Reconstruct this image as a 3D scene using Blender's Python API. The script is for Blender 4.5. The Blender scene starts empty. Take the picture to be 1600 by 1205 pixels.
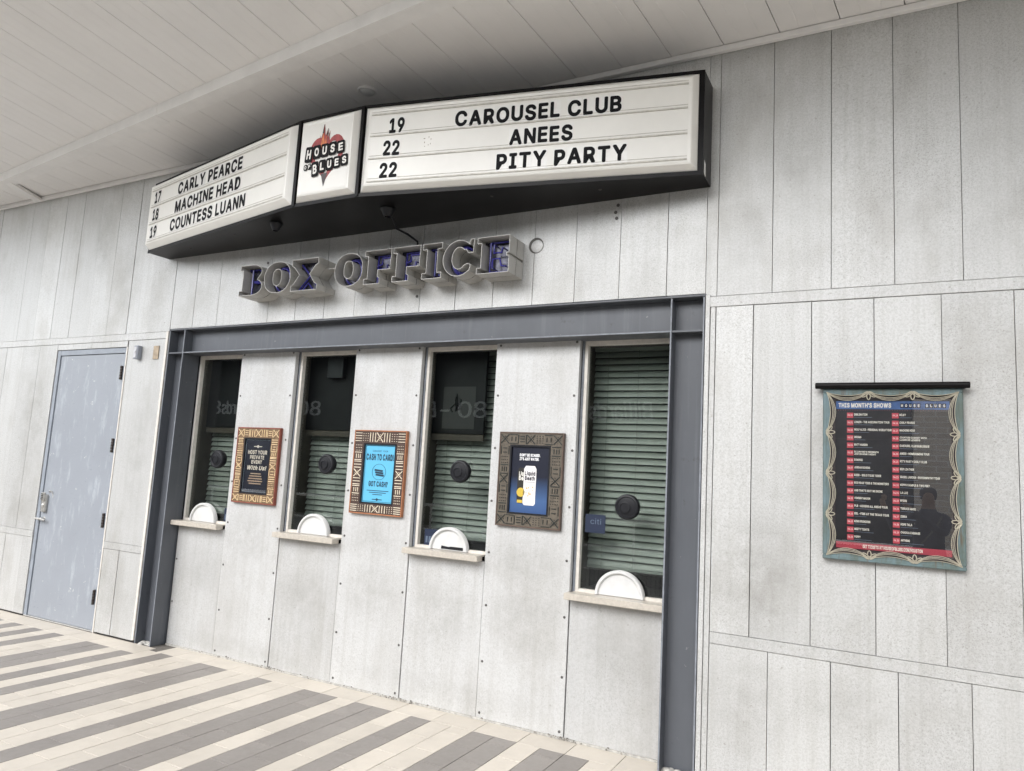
import bpy, bmesh, math, random
from mathutils import Vector, Matrix
random.seed(7)
R = math.radians
scn = bpy.context.scene
C = scn.collection

# ------------------------------------------------------------------ camera
CAM = Vector((0.0, -4.1604, 1.5953))
yaw, pitch, roll = R(27.9242), R(7.00262), R(3.19595)
fwd = Vector((-math.sin(yaw)*math.cos(pitch), math.cos(yaw)*math.cos(pitch), math.sin(pitch)))
rgt0 = Vector((math.cos(yaw), math.sin(yaw), 0)); up0 = rgt0.cross(fwd)
rgt = rgt0*math.cos(roll) + up0*math.sin(roll)
upv = -rgt0*math.sin(roll) + up0*math.cos(roll)
cd = bpy.data.cameras.new('camera'); cam = bpy.data.objects.new('camera', cd); C.objects.link(cam)
m3 = Matrix((rgt, upv, -fwd)).transposed()
cam.matrix_world = Matrix.Translation(CAM) @ m3.to_4x4()
cd.sensor_width = 36; cd.lens = 36*1124.62/1600; cd.clip_start = 0.02; cd.clip_end = 3000
scn.camera = cam

# ------------------------------------------------------------------ light
SUN_EL, SUN_AZ = R(42), R(196)     # azimuth from +Y towards +X: a veiled sun in front of the wall
w = bpy.data.worlds.new('World'); scn.world = w; w.use_nodes = True
nt = w.node_tree; nt.nodes.clear()
sky = nt.nodes.new('ShaderNodeTexSky'); sky.sky_type = 'NISHITA'; sky.sun_disc = False
sky.sun_elevation = SUN_EL; sky.sun_rotation = SUN_AZ
sky.air_density = 1.0; sky.dust_density = 2.0; sky.ozone_density = 0.6
hs = nt.nodes.new('ShaderNodeHueSaturation'); hs.inputs['Saturation'].default_value = 0.30
bg = nt.nodes.new('ShaderNodeBackground'); bg.inputs['Strength'].default_value = 0.15
wo = nt.nodes.new('ShaderNodeOutputWorld')
nt.links.new(sky.outputs[0], hs.inputs['Color']); nt.links.new(hs.outputs[0], bg.inputs['Color']); nt.links.new(bg.outputs[0], wo.inputs[0])
sl = bpy.data.lights.new('sun', 'SUN'); sl.energy = 0.5; sl.angle = R(55); sl.color = (.965, .985, 1)
so = bpy.data.objects.new('sun', sl); C.objects.link(so)
sd = Vector((math.sin(SUN_AZ)*math.cos(SUN_EL), math.cos(SUN_AZ)*math.cos(SUN_EL), math.sin(SUN_EL)))
so.rotation_euler = sd.to_track_quat('Z', 'Y').to_euler(); so.location = (0, 0, 30)
vs = scn.view_settings
vs.view_transform = 'Standard'; vs.look = 'None'; vs.gamma = 1.0; vs.use_curve_mapping = False
vs.exposure = 1.72

# ------------------------------------------------------------------ materials
def new_mat(name):
    m = bpy.data.materials.new(name); m.use_nodes = True
    n = m.node_tree; b = n.nodes['Principled BSDF']
    return m, n, b
def L(n, a, b): n.links.new(a, b)
def pos(n, scale=(1, 1, 1)):
    g = n.nodes.new('ShaderNodeNewGeometry'); mp = n.nodes.new('ShaderNodeMapping'); mp.inputs['Scale'].default_value = scale
    L(n, g.outputs['Position'], mp.inputs['Vector']); return mp.outputs[0]
def noise(n, vec, scale, detail=4, rough=.55):
    t = n.nodes.new('ShaderNodeTexNoise'); t.inputs['Scale'].default_value = scale; t.inputs['Detail'].default_value = detail
    t.inputs['Roughness'].default_value = rough; L(n, vec, t.inputs['Vector']); return t.outputs['Fac']
def ramp(n, fac, p0, c0, p1, c1):
    r = n.nodes.new('ShaderNodeValToRGB'); e = r.color_ramp.elements
    e[0].position = p0; e[0].color = (*c0, 1) if len(c0) == 3 else c0
    e[1].position = p1; e[1].color = (*c1, 1) if len(c1) == 3 else c1
    L(n, fac, r.inputs[0]); return r.outputs[0]
def mixc(n, fac, a, b, mode='MIX'):
    x = n.nodes.new('ShaderNodeMix'); x.data_type = 'RGBA'; x.blend_type = mode
    if isinstance(fac, float): x.inputs[0].default_value = fac
    else: L(n, fac, x.inputs[0])
    for k, v in ((6, a), (7, b)):
        if isinstance(v, tuple): x.inputs[k].default_value = (*v, 1)
        else: L(n, v, x.inputs[k])
    return x.outputs[2]
def mth(n, op, a, b=0.0):
    x = n.nodes.new('ShaderNodeMath'); x.operation = op; x.use_clamp = False
    for k, v in ((0, a), (1, b)):
        if isinstance(v, (float, int)): x.inputs[k].default_value = v
        else: L(n, v, x.inputs[k])
    return x.outputs[0]
def bump(n, b, h, strength=.2, dist=.002):
    x = n.nodes.new('ShaderNodeBump'); x.inputs['Strength'].default_value = strength; x.inputs['Distance'].default_value = dist
    L(n, h, x.inputs['Height']); L(n, x.outputs[0], b.inputs['Normal'])
def rnd(n):
    o = n.nodes.new('ShaderNodeObjectInfo'); g = n.nodes.new('ShaderNodeNewGeometry')
    return mth(n, 'FRACT', mth(n, 'ADD', o.outputs['Random'], g.outputs['Random Per Island']))

def plain(name, col, rough=.5, metal=0.0, var=.12, scale=18, bmp=.1, spec=.5):
    m, n, b = new_mat(name)
    f = noise(n, pos(n), scale, 5, .6)
    lo = tuple(c*(1-var) for c in col); hi = tuple(min(1, c*(1+var)) for c in col)
    L(n, ramp(n, f, .3, lo, .7, hi), b.inputs['Base Color'])
    b.inputs['Roughness'].default_value = rough; b.inputs['Metallic'].default_value = metal
    b.inputs['Specular IOR Level'].default_value = spec
    if bmp: bump(n, b, noise(n, pos(n), scale*6, 3), bmp, .001)
    return m

def wall_mat(name, base, speck=.8, blotch=.5, rough=.42, metal=.18, spots=()):
    m, n, b = new_mat(name)
    p = pos(n)
    tint = mixc(n, noise(n, p, .9, 3), tuple(c*.93 for c in base), tuple(min(1, c*1.05) for c in base))
    # large brownish weather blotches with broken edges
    bl = mth(n, 'MULTIPLY', ramp(n, noise(n, pos(n, (1, 1, .6)), 1.9, 7, .66), .50, (0, 0, 0), .72, (1, 1, 1)), blotch)
    c = mixc(n, bl, tint, (base[0]*.62, base[1]*.59, base[2]*.54))
    # vertical water streaks
    st = mth(n, 'MULTIPLY', ramp(n, noise(n, pos(n, (26, 26, .7)), 1.0, 4, .6), .48, (0, 0, 0), .80, (1, 1, 1)), .44)
    c = mixc(n, st, c, (base[0]*.68, base[1]*.66, base[2]*.62))
    pale = mth(n, 'MULTIPLY', ramp(n, noise(n, pos(n, (40, 40, 1.3)), 1.0, 3, .5), .58, (0, 0, 0), .8, (1, 1, 1)), .22)
    c = mixc(n, pale, c, tuple(min(1, x*1.18) for x in base))
    # soft brown smudges and darker strips at listed places, broken up by noise
    if spots:
        gg = n.nodes.new('ShaderNodeNewGeometry'); sp_ = n.nodes.new('ShaderNodeSeparateXYZ'); L(n, gg.outputs['Position'], sp_.inputs[0]); acc = None
        for sx_, sz_, rx_, rz_, am_ in spots:
            dx_ = mth(n, 'DIVIDE', mth(n, 'SUBTRACT', sp_.outputs[0], sx_), rx_); dz_ = mth(n, 'DIVIDE', mth(n, 'SUBTRACT', sp_.outputs[2], sz_), rz_)
            q_ = mth(n, 'MAXIMUM', mth(n, 'SUBTRACT', 1.0, mth(n, 'ADD', mth(n, 'MULTIPLY', dx_, dx_), mth(n, 'MULTIPLY', dz_, dz_))), 0.0)
            q_ = mth(n, 'MULTIPLY', q_, am_); acc = q_ if acc is None else mth(n, 'MAXIMUM', acc, q_)
        brk = ramp(n, noise(n, p, 7.5, 8, .72), .34, (.05, .05, .05), .66, (1, 1, 1))
        c = mixc(n, mth(n, 'MULTIPLY', acc, brk), c, (base[0]*.50, base[1]*.485, base[2]*.455))
    # fine oxide speckle
    s1 = noise(n, p, 150, 3, .65)
    sp = ramp(n, s1, .52, (0, 0, 0), .66, (1, 1, 1))
    sp = mth(n, 'MULTIPLY', sp, mth(n, 'MULTIPLY', ramp(n, noise(n, p, 2.6, 4), .35, (.3, .3, .3), .62, (1, 1, 1)), speck*.42))
    c = mixc(n, sp, c, (base[0]*.46, base[1]*.45, base[2]*.42))
    mot = mth(n, 'MULTIPLY', ramp(n, noise(n, p, 85, 2, .6), .42, (0, 0, 0), .66, (1, 1, 1)), speck*.22)
    c = mixc(n, mot, c, (base[0]*.60, base[1]*.59, base[2]*.57))
    s2 = ramp(n, noise(n, p, 46, 2, .5), .67, (0, 0, 0), .76, (1, 1, 1))
    c = mixc(n, mth(n, 'MULTIPLY', s2, speck*.35), c, (base[0]*.4, base[1]*.37, base[2]*.32))
    rn = rnd(n)
    hsv = n.nodes.new('ShaderNodeHueSaturation'); L(n, c, hsv.inputs['Color'])
    L(n, mth(n, 'ADD', mth(n, 'MULTIPLY', rn, .13), .935), hsv.inputs['Value'])
    L(n, hsv.outputs[0], b.inputs['Base Color'])
    L(n, mth(n, 'ADD', mth(n, 'MULTIPLY', noise(n, p, 5, 4), .2), rough-.1), b.inputs['Roughness'])
    b.inputs['Specular IOR Level'].default_value = .6; b.inputs['Metallic'].default_value = metal
    hgt = mth(n, 'ADD', mth(n, 'MULTIPLY', s1, .5), mth(n, 'MULTIPLY', noise(n, p, 3.2, 2), 2.2))
    bump(n, b, hgt, .25, .003)
    return m

M = {}
M['clad'] = wall_mat('weathered silver cladding', (.505, .508, .500), 1.6, .7, .42, .18, [(-.65, 1.10, .26, .42, .75), (-.70, .45, .3, .3, .45), (-.25, .52, .35, .18, .4), (-.48, 3.38, .22, .35, .55), (-.85, 3.1, .25, .5, .35), (-1.30, 2.78, .3, .2, .4), (-7.6, 1.85, .28, .7, .6), (-6.8, 3.65, .18, .4, .6), (-6.35, 3.2, .2, .45, .5), (.10, 3.1, .3, .4, .25), (.5, 3.2, .25, .5, .3), (-7.6, 1.0, .3, .4, .45), (-6.1, .45, .3, .3, .35), (-5.95, 1.6, .22, .7, .4), (-2.9, 2.79, .9, .12, .35)])
M['ticket'] = wall_mat('pale ticket panel', (.535, .538, .533), 1.1, .5, .42, .18, [(-5.12, .66, .3, .22, .4), (-4.62, .98, .3, .24, .5), (-3.98, .58, .32, .22, .45), (-3.36, 1.08, .3, .2, .5), (-3.33, .68, .34, .26, .45), (-2.72, .62, .34, .26, .45), (-2.12, 1.03, .32, .2, .5), (-2.08, .66, .32, .3, .5), (-1.46, .58, .3, .3, .5), (-4.0, .30, .3, .2, .3), (-2.7, .12, .9, .12, .35), (-4.6, .10, .8, .1, .4)])
M['seam'] = plain('dark joint', (.11, .105, .098), .9)
M['steel'] = plain('blue grey steel paint', (.088, .095, .108), .42, 0, .14, 7, .15)
def chipped():
    m, n, b = new_mat('blue grey steel paint'); p = pos(n); base = (.088, .095, .108)
    c = mixc(n, noise(n, pos(n, (1, 1, .4)), 5, 6, .65), tuple(x*.78 for x in base), tuple(x*1.22 for x in base))
    c = mixc(n, mth(n, 'MULTIPLY', ramp(n, noise(n, pos(n, (30, 30, 1.2)), 1, 4), .56, (0, 0, 0), .8, (1, 1, 1)), .35), c, (.17, .18, .195))
    c = mixc(n, ramp(n, noise(n, p, 22, 7, .75), .66, (0, 0, 0), .685, (1, 1, 1)), c, (.24, .245, .25))
    c = mixc(n, mth(n, 'MULTIPLY', ramp(n, noise(n, p, 9, 6, .7), .62, (0, 0, 0), .7, (1, 1, 1)), .5), c, (.045, .042, .040))
    L(n, c, b.inputs['Base Color']); L(n, mth(n, 'ADD', mth(n, 'MULTIPLY', noise(n, p, 8, 4), .3), .28), b.inputs['Roughness'])
    bump(n, b, noise(n, p, 30, 5), .2, .002); return m
M['steel'] = chipped()
M['steel_edge'] = plain('worn steel edge', (.19, .205, .23), .45, 0, .25, 20, .1)
M['frame_alu'] = plain('cream window frame', (.60, .57, .52), .4, 0, .10, 30, .05)
M['sill'] = plain('brushed stainless sill', (.50, .46, .40), .35, .2, .12, 60, .08)
M['white_plastic'] = plain('white plastic', (.57, .57, .56), .35, 0, .09, 9, .05)
M['black_plastic'] = plain('black rubber', (.009, .0095, .012), .42, 0, .3, 40, .15, .3)
M['black_paint'] = plain('black sign cabinet', (.0055, .005, .0052), .3, 0, .4, 9, .05, .13)
M['sign_white'] = plain('sign face acrylic', (.75, .735, .69), .32, 0, .04, 4, .02)
M['sign_rim'] = plain('sign tray rim', (.60, .585, .54), .35, 0, .06, 6, .03)
M['card'] = plain('letter card', (.79, .78, .75), .25, 0, .04, 30, .0)
M['ink'] = plain('black lettering', (.005, .005, .006), .5, 0, .2, 40, 0, .12)
M['rail'] = plain('sign track', (.50, .48, .43), .4, 0, .2, 30, .05)
M['ceil'] = plain('off white ceiling metal', (.79, .77, .748), .32, 0, .03, 2.2, .03, .8)
M['ceil_trim'] = plain('ceiling trim', (.80, .785, .765), .45, 0, .05, 5, .04)
M['chan'] = plain('letter return', (.43, .42, .395), .4, .1, .12, 10, .08)
M['neon'] = plain('dark blue neon glass', (.035, .032, .19), .15, 0, .2, 10, 0)
M['dark_inside'] = plain('booth interior', (.022, .020, .018), .7, 0, .3, 3, 0)
M['brown_reveal'] = plain('brown reveal', (.055, .046, .038), .6, 0, .2, 10, .05, .2)
M['slat'] = plain('sage blind slat', (.20, .215, .198), .42, 0, .06, 8, .02)
M['cord'] = plain('blind cord', (.10, .12, .10), .7)
M['bronze'] = plain('dark bronze hinge', (.06, .05, .045), .4, .6)
M['nickel'] = plain('brushed nickel', (.50, .49, .46), .3, .7, .15, 40, .05)
M['grout'] = plain('grout', (.11, .10, .088), .9, 0, .15, 40, .1)
M['concrete'] = plain('concrete plaza', (.30, .29, .27), .85, 0, .12, 2, .3)
M['patch'] = plain('mortar patch', (.40, .39, .36), .9, 0, .3, 40, .9)
M['screw'] = plain('screw head', (.10, .095, .09), .5, .5)
M['railing'] = plain('galvanised rail', (.85, .86, .85), .4, 0)
M['opp_dark'] = plain('dark storefront', (.012, .012, .013), .6, 0, .3, .7, 0, .08)
M['opp_letter'] = plain('storefront letters', (.55, .55, .54), .6, 0, .1, 4, 0, .1)

def tile_mat(name, col, var):
    m, n, b = new_mat(name)
    p = pos(n); rn = rnd(n)
    c = mixc(n, rn, tuple(x*(1-var) for x in col), tuple(min(1, x*(1+var)) for x in col))
    c = mixc(n, mth(n, 'MULTIPLY', ramp(n, noise(n, p, 240, 2), .55, (0, 0, 0), .7, (1, 1, 1)), .16), c, tuple(x*.6 for x in col))
    c = mixc(n, mth(n, 'MULTIPLY', ramp(n, noise(n, p, 3.5, 7, .7), .46, (0, 0, 0), .74, (1, 1, 1)), .42), c, tuple(x*.66 for x in col))
    L(n, c, b.inputs['Base Color'])
    L(n, mth(n, 'ADD', mth(n, 'MULTIPLY', noise(n, p, 30, 4), .25), .36), b.inputs['Roughness'])
    bump(n, b, noise(n, p, 160, 3), .12, .001)
    return m
M['tile_cream'] = tile_mat('cream paver', (.50, .456, .392), .06)
M['tile_grey'] = tile_mat('taupe paver', (.215, .196, .178), .06)

def door_mat():
    m, n, b = new_mat('scuffed blue grey door paint')
    p = pos(n); base = (.255, .275, .305)
    c = mixc(n, noise(n, p, 2.2, 5), tuple(x*.88 for x in base), tuple(x*1.1 for x in base))
    sc = ramp(n, noise(n, pos(n, (9, 9, 2.2)), 1.6, 7, .7), .54, (0, 0, 0), .70, (1, 1, 1))
    c = mixc(n, mth(n, 'MULTIPLY', sc, .35), c, (.52, .56, .60))
    ch = ramp(n, noise(n, p, 14, 6, .74), .655, (0, 0, 0), .68, (1, 1, 1))
    c = mixc(n, mth(n, 'MULTIPLY', ch, .75), c, (.62, .62, .60))
    dk = ramp(n, noise(n, pos(n, (1, 1, 3.5)), 13, 6, .74), .62, (0, 0, 0), .68, (1, 1, 1))
    c = mixc(n, mth(n, 'MULTIPLY', dk, .4), c, (.14, .15, .16))
    L(n, c, b.inputs['Base Color']); b.inputs['Roughness'].default_value = .38
    bump(n, b, noise(n, p, 5, 4), .25, .003)
    return m
M['door'] = door_mat()

def brick_mat():
    m, n, b = new_mat('tan brick')
    g = n.nodes.new('ShaderNodeNewGeometry'); s = n.nodes.new('ShaderNodeSeparateXYZ'); c = n.nodes.new('ShaderNodeCombineXYZ')
    L(n, g.outputs['Position'], s.inputs[0]); L(n, s.outputs[0], c.inputs[0]); L(n, s.outputs[2], c.inputs[1])
    t = n.nodes.new('ShaderNodeTexBrick'); t.inputs['Scale'].default_value = 1.0
    t.inputs['Color1'].default_value = (.66, .58, .46, 1); t.inputs['Color2'].default_value = (.56, .48, .38, 1); t.inputs['Mortar'].default_value = (.72, .68, .62, 1)
    t.inputs['Brick Width'].default_value = .40; t.inputs['Row Height'].default_value = .11; t.inputs['Mortar Size'].default_value = .012
    L(n, c.outputs[0], t.inputs['Vector']); L(n, t.outputs[0], b.inputs['Base Color']); b.inputs['Roughness'].default_value = .85
    return m
M['brick'] = brick_mat()

def glass_mat(name, tint, ior=1.5):
    m = bpy.data.materials.new(name); m.use_nodes = True; n = m.node_tree; n.nodes.clear()
    o = n.nodes.new('ShaderNodeOutputMaterial'); mx = n.nodes.new('ShaderNodeMixShader')
    t = n.nodes.new('ShaderNodeBsdfTransparent'); t.inputs[0].default_value = (*tint, 1)
    g = n.nodes.new('ShaderNodeBsdfGlossy'); g.inputs['Roughness'].default_value = 0.0; g.inputs[0].default_value = (1, 1, 1, 1)
    f = n.nodes.new('ShaderNodeFresnel'); ge = n.nodes.new('ShaderNodeNewGeometry')
    L(n, mth(n, 'ADD', ior, mth(n, 'MULTIPLY', ge.outputs['Backfacing'], 1/ior-ior)), f.inputs[0])
    L(n, f.outputs[0], mx.inputs[0]); L(n, t.outputs[0], mx.inputs[1]); L(n, g.outputs[0], mx.inputs[2]); L(n, mx.outputs[0], o.inputs[0])
    return m
M['glass'] = glass_mat('window glass', (.90, .93, .91), 1.52)
M['poster_glass'] = glass_mat('poster glazing', (.97, .97, .97), 1.7)

def flat(name, col, rough=.5, emit=0.0):
    m, n, b = new_mat(name); b.inputs['Base Color'].default_value = (*col, 1); b.inputs['Roughness'].default_value = rough
    if emit:
        b.inputs['Emission Color'].default_value = (*col, 1); b.inputs['Emission Strength'].default_value = emit
    return m

# ------------------------------------------------------------------ mesh helpers
class MB:
    def __init__(s): s.v = []; s.f = []; s.mi = []; s.smooth = []
    def add(s, vs_, fs_, mi=0, sm=False):
        o = len(s.v); s.v += [tuple(x) for x in vs_]
        for f in fs_: s.f.append(tuple(i+o for i in f)); s.mi.append(mi); s.smooth.append(sm)
    def box(s, x0, x1, y0, y1, z0, z1, mi=0, bev=0.0):
        if bev <= 0:
            v = [(x, y, z) for x in (x0, x1) for y in (y0, y1) for z in (z0, z1)]
            s.add(v, [(0, 1, 3, 2), (4, 6, 7, 5), (0, 4, 5, 1), (2, 3, 7, 6), (0, 2, 6, 4), (1, 5, 7, 3)], mi); return
        c = ((x0+x1)/2, (y0+y1)/2, (z0+z1)/2); h = (abs(x1-x0)/2, abs(y1-y0)/2, abs(z1-z0)/2)
        b = min(bev, min(h)*.9); v = []; idx = {}
        for sx in (-1, 1):
            for sy in (-1, 1):
                for sz in (-1, 1):
                    sg = (sx, sy, sz)
                    for a in range(3):
                        q = [c[k]+sg[k]*(h[k]-(b if k != a else 0)) for k in range(3)]
                        idx[(sx, sy, sz, a)] = len(v); v.append(q)
        F = []
        for a in range(3):
            o1, o2 = (a+1) % 3, (a+2) % 3
            for sg in (-1, 1):
                q = []
                for p, r in ((-1, -1), (1, -1), (1, 1), (-1, 1)):
                    k = [0, 0, 0]; k[a] = sg; k[o1] = p; k[o2] = r; q.append(idx[(*k, a)])
                F.append(tuple(q if sg > 0 else q[::-1]))
        for a in range(3):
            o1, o2 = (a+1) % 3, (a+2) % 3
            for p in (-1, 1):
                for r in (-1, 1):
                    q = []
                    for e, ax in ((-1, o1), (1, o1), (1, o2), (-1, o2)):
                        k = [0, 0, 0]; k[a] = e; k[o1] = p; k[o2] = r; q.append(idx[(*k, ax)])
                    F.append(tuple(q if p*r > 0 else q[::-1]))
        for sx in (-1, 1):
            for sy in (-1, 1):
                for sz in (-1, 1):
                    q = [idx[(sx, sy, sz, a)] for a in range(3)]
                    F.append(tuple(q if sx*sy*sz > 0 else q[::-1]))
        s.add(v, F, mi)
    def hexa(s, p, mi=0):   # 8 points: bottom 4 ccw, top 4 ccw
        s.add(p, [(3, 2, 1, 0), (4, 5, 6, 7), (0, 1, 5, 4), (1, 2, 6, 5), (2, 3, 7, 6), (3, 0, 4, 7)], mi)
    def bar(s, a, b, wid, thick, nrm, mi=0):   # flat bar from a to b, width in plane, thickness along nrm
        a = Vector(a); b = Vector(b); n = Vector(nrm).normalized(); d = (b-a).normalized(); t = n.cross(d).normalized()*wid/2; h = n*thick
        p = [a-t, b-t, b+t, a+t]; s.hexa(p+[q+h for q in p], mi)
    def tube(s, pts, r, n=8, mi=0, closed=False, caps=True):
        pts = [Vector(p) for p in pts]; N = len(pts); rings = []
        prev = None
        for i, p in enumerate(pts):
            if closed: d = pts[(i+1) % N]-pts[i-1]
            else: d = pts[min(i+1, N-1)]-pts[max(i-1, 0)]
            d.normalize()
            if prev is None:
                a = Vector((0, 0, 1)) if abs(d.z) < .9 else Vector((1, 0, 0))
                u = d.cross(a).normalized()
            else:
                u = (prev-d*prev.dot(d)); u = u.normalized() if u.length > 1e-6 else d.orthogonal().normalized()
            prev = u; v = d.cross(u)
            rad = r[i] if isinstance(r, (list, tuple)) else r
            rings.append([p+u*math.cos(2*math.pi*k/n)*rad+v*math.sin(2*math.pi*k/n)*rad for k in range(n)])
        vs_ = [q for g in rings for q in g]; F = []
        M_ = N if closed else N-1
        for i in range(M_):
            j = (i+1) % N
            for k in range(n): F.append((i*n+k, i*n+(k+1) % n, j*n+(k+1) % n, j*n+k))
        if caps and not closed: F.append(tuple(range(n))[::-1]); F.append(tuple((N-1)*n+k for k in range(n)))
        s.add(vs_, F, mi, True)
    def lathe(s, c, axis, prof, n=24, mi=0, sm=True, a0=0.0, a1=2*math.pi):  # prof: (radius, offset along axis)
        c = Vector(c); ax = Vector(axis).normalized(); u = ax.orthogonal().normalized() if abs(ax.y) < .99 else Vector((1, 0, 0)); v = ax.cross(u)
        full = abs(a1-a0-2*math.pi) < 1e-6; K = n if full else n+1
        vs_ = []
        for r, h in prof:
            for k in range(K):
                t = a0+(a1-a0)*k/n; vs_.append(c+ax*h+u*math.cos(t)*r+v*math.sin(t)*r)
        F = []
        for i in range(len(prof)-1):
            for k in range(n if full else n): 
                k2 = (k+1) % K
                F.append((i*K+k, i*K+k2, (i+1)*K+k2, (i+1)*K+k))
        if full:
            F.append(tuple(range(K))[::-1]); F.append(tuple((len(prof)-1)*K+k for k in range(K)))
        s.add(vs_, F, mi, sm)
    def build(s, name, mat, parent=None, bvl=0.0):
        me = bpy.data.meshes.new(name)
        off = parent_loc(parent)
        me.from_pydata([(x-off[0], y-off[1], z-off[2]) for x, y, z in s.v], [], s.f)
        mats = mat if isinstance(mat, (list, tuple)) else [mat]
        for q in mats: me.materials.append(q)
        me.polygons.foreach_set('material_index', s.mi); me.polygons.foreach_set('use_smooth', s.smooth)
        bm = bmesh.new(); bm.from_mesh(me); bmesh.ops.recalc_face_normals(bm, faces=bm.faces); bm.to_mesh(me); bm.free()
        if any(s.smooth): 
            try: me.set_sharp_from_angle(angle=R(40))
            except Exception: pass
        me.update()
        o = bpy.data.objects.new(name, me); C.objects.link(o)
        if parent is not None: o.parent = parent
        return o
def parent_loc(p):
    v = Vector((0, 0, 0))
    while p is not None: v += p.location; p = p.parent
    return v
def thing(name, label, cat, loc=(0, 0, 0), group=None):
    o = bpy.data.objects.new(name, None); C.objects.link(o); o.location = loc; o.empty_display_size = .1
    tag(o, label, cat, group); return o
def tag(o, label, cat, group=None):
    o['label'] = label; o['category'] = cat
    if group: o['group'] = group
    return o
def structure(name, loc=(0, 0, 0)):
    o = bpy.data.objects.new(name, None); C.objects.link(o); o.location = loc; o['kind'] = 'structure'; return o
def bx(name, mat, parent, *a, bev=0.0):
    b = MB(); b.box(*a, bev=bev); return b.build(name, mat, parent)

# ------------------------------------------------------------------ lettering
import os
FONT = None
try:
    fp = os.path.join(bpy.utils.system_resource('DATAFILES'), 'fonts', 'Inter.woff2')
    FONT = bpy.data.fonts.load(fp)
except Exception: FONT = None
GL = {}
def _glyph_mesh(ch, off):
    cu = bpy.data.curves.new('g', 'FONT'); cu.body = ch
    if FONT: cu.font = FONT
    cu.offset = off; cu.resolution_u = 3; cu.fill_mode = 'FRONT' if False else cu.fill_mode
    ob = bpy.data.objects.new('g', cu); C.objects.link(ob)
    bpy.context.view_layer.update()
    me = bpy.data.meshes.new_from_object(ob.evaluated_get(bpy.context.evaluated_depsgraph_get()))
    v = [(p.co.x, p.co.y) for p in me.vertices]; f = [tuple(q.vertices) for q in me.polygons]
    bpy.data.objects.remove(ob); bpy.data.curves.remove(cu); bpy.data.meshes.remove(me)
    return v, f
CAPH = {}
def glyph(ch, off=.05):
    k = (ch, off)
    if k in GL: return GL[k]
    if 0 not in CAPH:
        hv = _glyph_mesh('H', 0)[0]; CAPH[0] = (min(y for x, y in hv), max(y for x, y in hv))
    v, f = _glyph_mesh(ch, 0)
    y0, y1 = CAPH[0]; s_ = 1/(y1-y0)
    if not v: GL[k] = ([], [], .3); return GL[k]
    # heavier weight: copies of the outline shifted round a small circle, each a hair above the last
    sh = [(0, 0)] if off <= 0 else [(off*1.5*math.cos(R(t)), off*1.5*math.sin(R(t))) for t in range(22, 382, 45)]
    x0 = min(x for x, y in v)*s_-off*1.5; vv = []; ff = []; g_ = 1/(1+3*off)
    for l_, (dx, dy) in enumerate(sh):
        o_ = len(vv); vv += [(((x)*s_+dx-x0), ((y-y0)*s_+dy+1.5*off)*g_, l_) for x, y in v]; ff += [tuple(i+o_ for i in q) for q in f]
    GL[k] = (vv, ff, max(q[0] for q in vv)); return GL[k]
def text_layout(s_, off, gap=.13, space=.38):
    x = 0; out = []
    for ch in s_:
        if ch == ' ': x += space; continue
        v, f, wd = glyph(ch, off); out.append((ch, x, v, f, wd)); x += wd+gap
    return out, max(x-gap, 1e-3)
def put_text(mb, s_, org, u, v, h, width=None, off=.05, mi=0, align='l', lift=0.0, nrm=None, gap=.13, space=.38, shear=0.0):
    lay, tw = text_layout(s_, off, gap, space)
    u = Vector(u); v = Vector(v); org = Vector(org)
    sx = (width/tw) if width else h
    tot = tw*sx; nn = u.cross(v)
    if align == 'c': org = org-u*tot/2
    if align == 'r': org = org-u*tot
    if nrm is not None: org = org+Vector(nrm)*lift
    for ch, x, vv, ff, wd in lay:
        mb.add([org+u*((x+a+shear*b)*sx)+v*(b*h)+nn*(l_*.00006) for a, b, l_ in vv], ff, mi)
    return tot
for ch in 'ABCDEFGHIKLMNOPRSTUVWYabdeiklrst0123456789.,!?-&\'':
    glyph(ch, .05)
X3, Z3 = Vector((1, 0, 0)), Vector((0, 0, 1)); FR = Vector((0, -1, 0))

# ================================================================== SETTING
# ------------------------------------------------------------------ ground and paving
g = MB(); g.add([(-600, -600, -.03), (600, -600, -.03), (600, 600, -.03), (-600, 600, -.03)], [(0, 1, 2, 3)])
go = g.build('ground', M['concrete']); go['kind'] = 'structure'
pav = structure('pavement')
bx('grout_bed', M['grout'], pav, -14, 8.0, -4.75, .134, -.028, -.0035)
TW, TX0 = .1546, -7.102
DARK = {-2, 0, 2, 4, 7, 8, 10, 12, 15, 16, 19, 22, 23, 25, 26, 28, 31, 32, 34, 35, 38, 40, 41, 44, 47, 48, 50, 53, 54, 56, 59, 60,
        -5, -7, -8, -10, -13, -14, -17, -19, -20, -22, -25, -26, -28, -31, -32, -34, -37, -38, -40, -43}
def proj(p):
    d = Vector(p)-CAM; z = d.dot(fwd)
    if z < .05: return None
    return 800+1124.62*d.dot(rgt)/z, 602.5-1124.62*d.dot(upv)/z
tiles = []      # (x0,x1,y0,y1,grey)
G = .0017
for i in range(-44, 97):
    x0 = TX0+i*TW; x1 = x0+TW
    left = x1 < -5.31
    ys = -.198 if left else -.066
    first = -.178 if i % 2 == 0 else -.327
    y = ys; nxt = first
    while nxt > y-.02: nxt -= .3135
    while y > -4.7:
        y1 = max(nxt, -4.74); tiles.append((x0, x1, y1, y, i in DARK)); y = nxt; nxt -= .3135
for i in range(-45, 97, 2):
    x0 = TX0+i*TW; x1 = x0+2*TW
    if x1 < -5.31: tiles.append((x0, x1, -.198, .0, False))
    else:
        x0 = max(x0, -5.31)
        tiles.append((x0, x1, -.066, .132, False))
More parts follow.
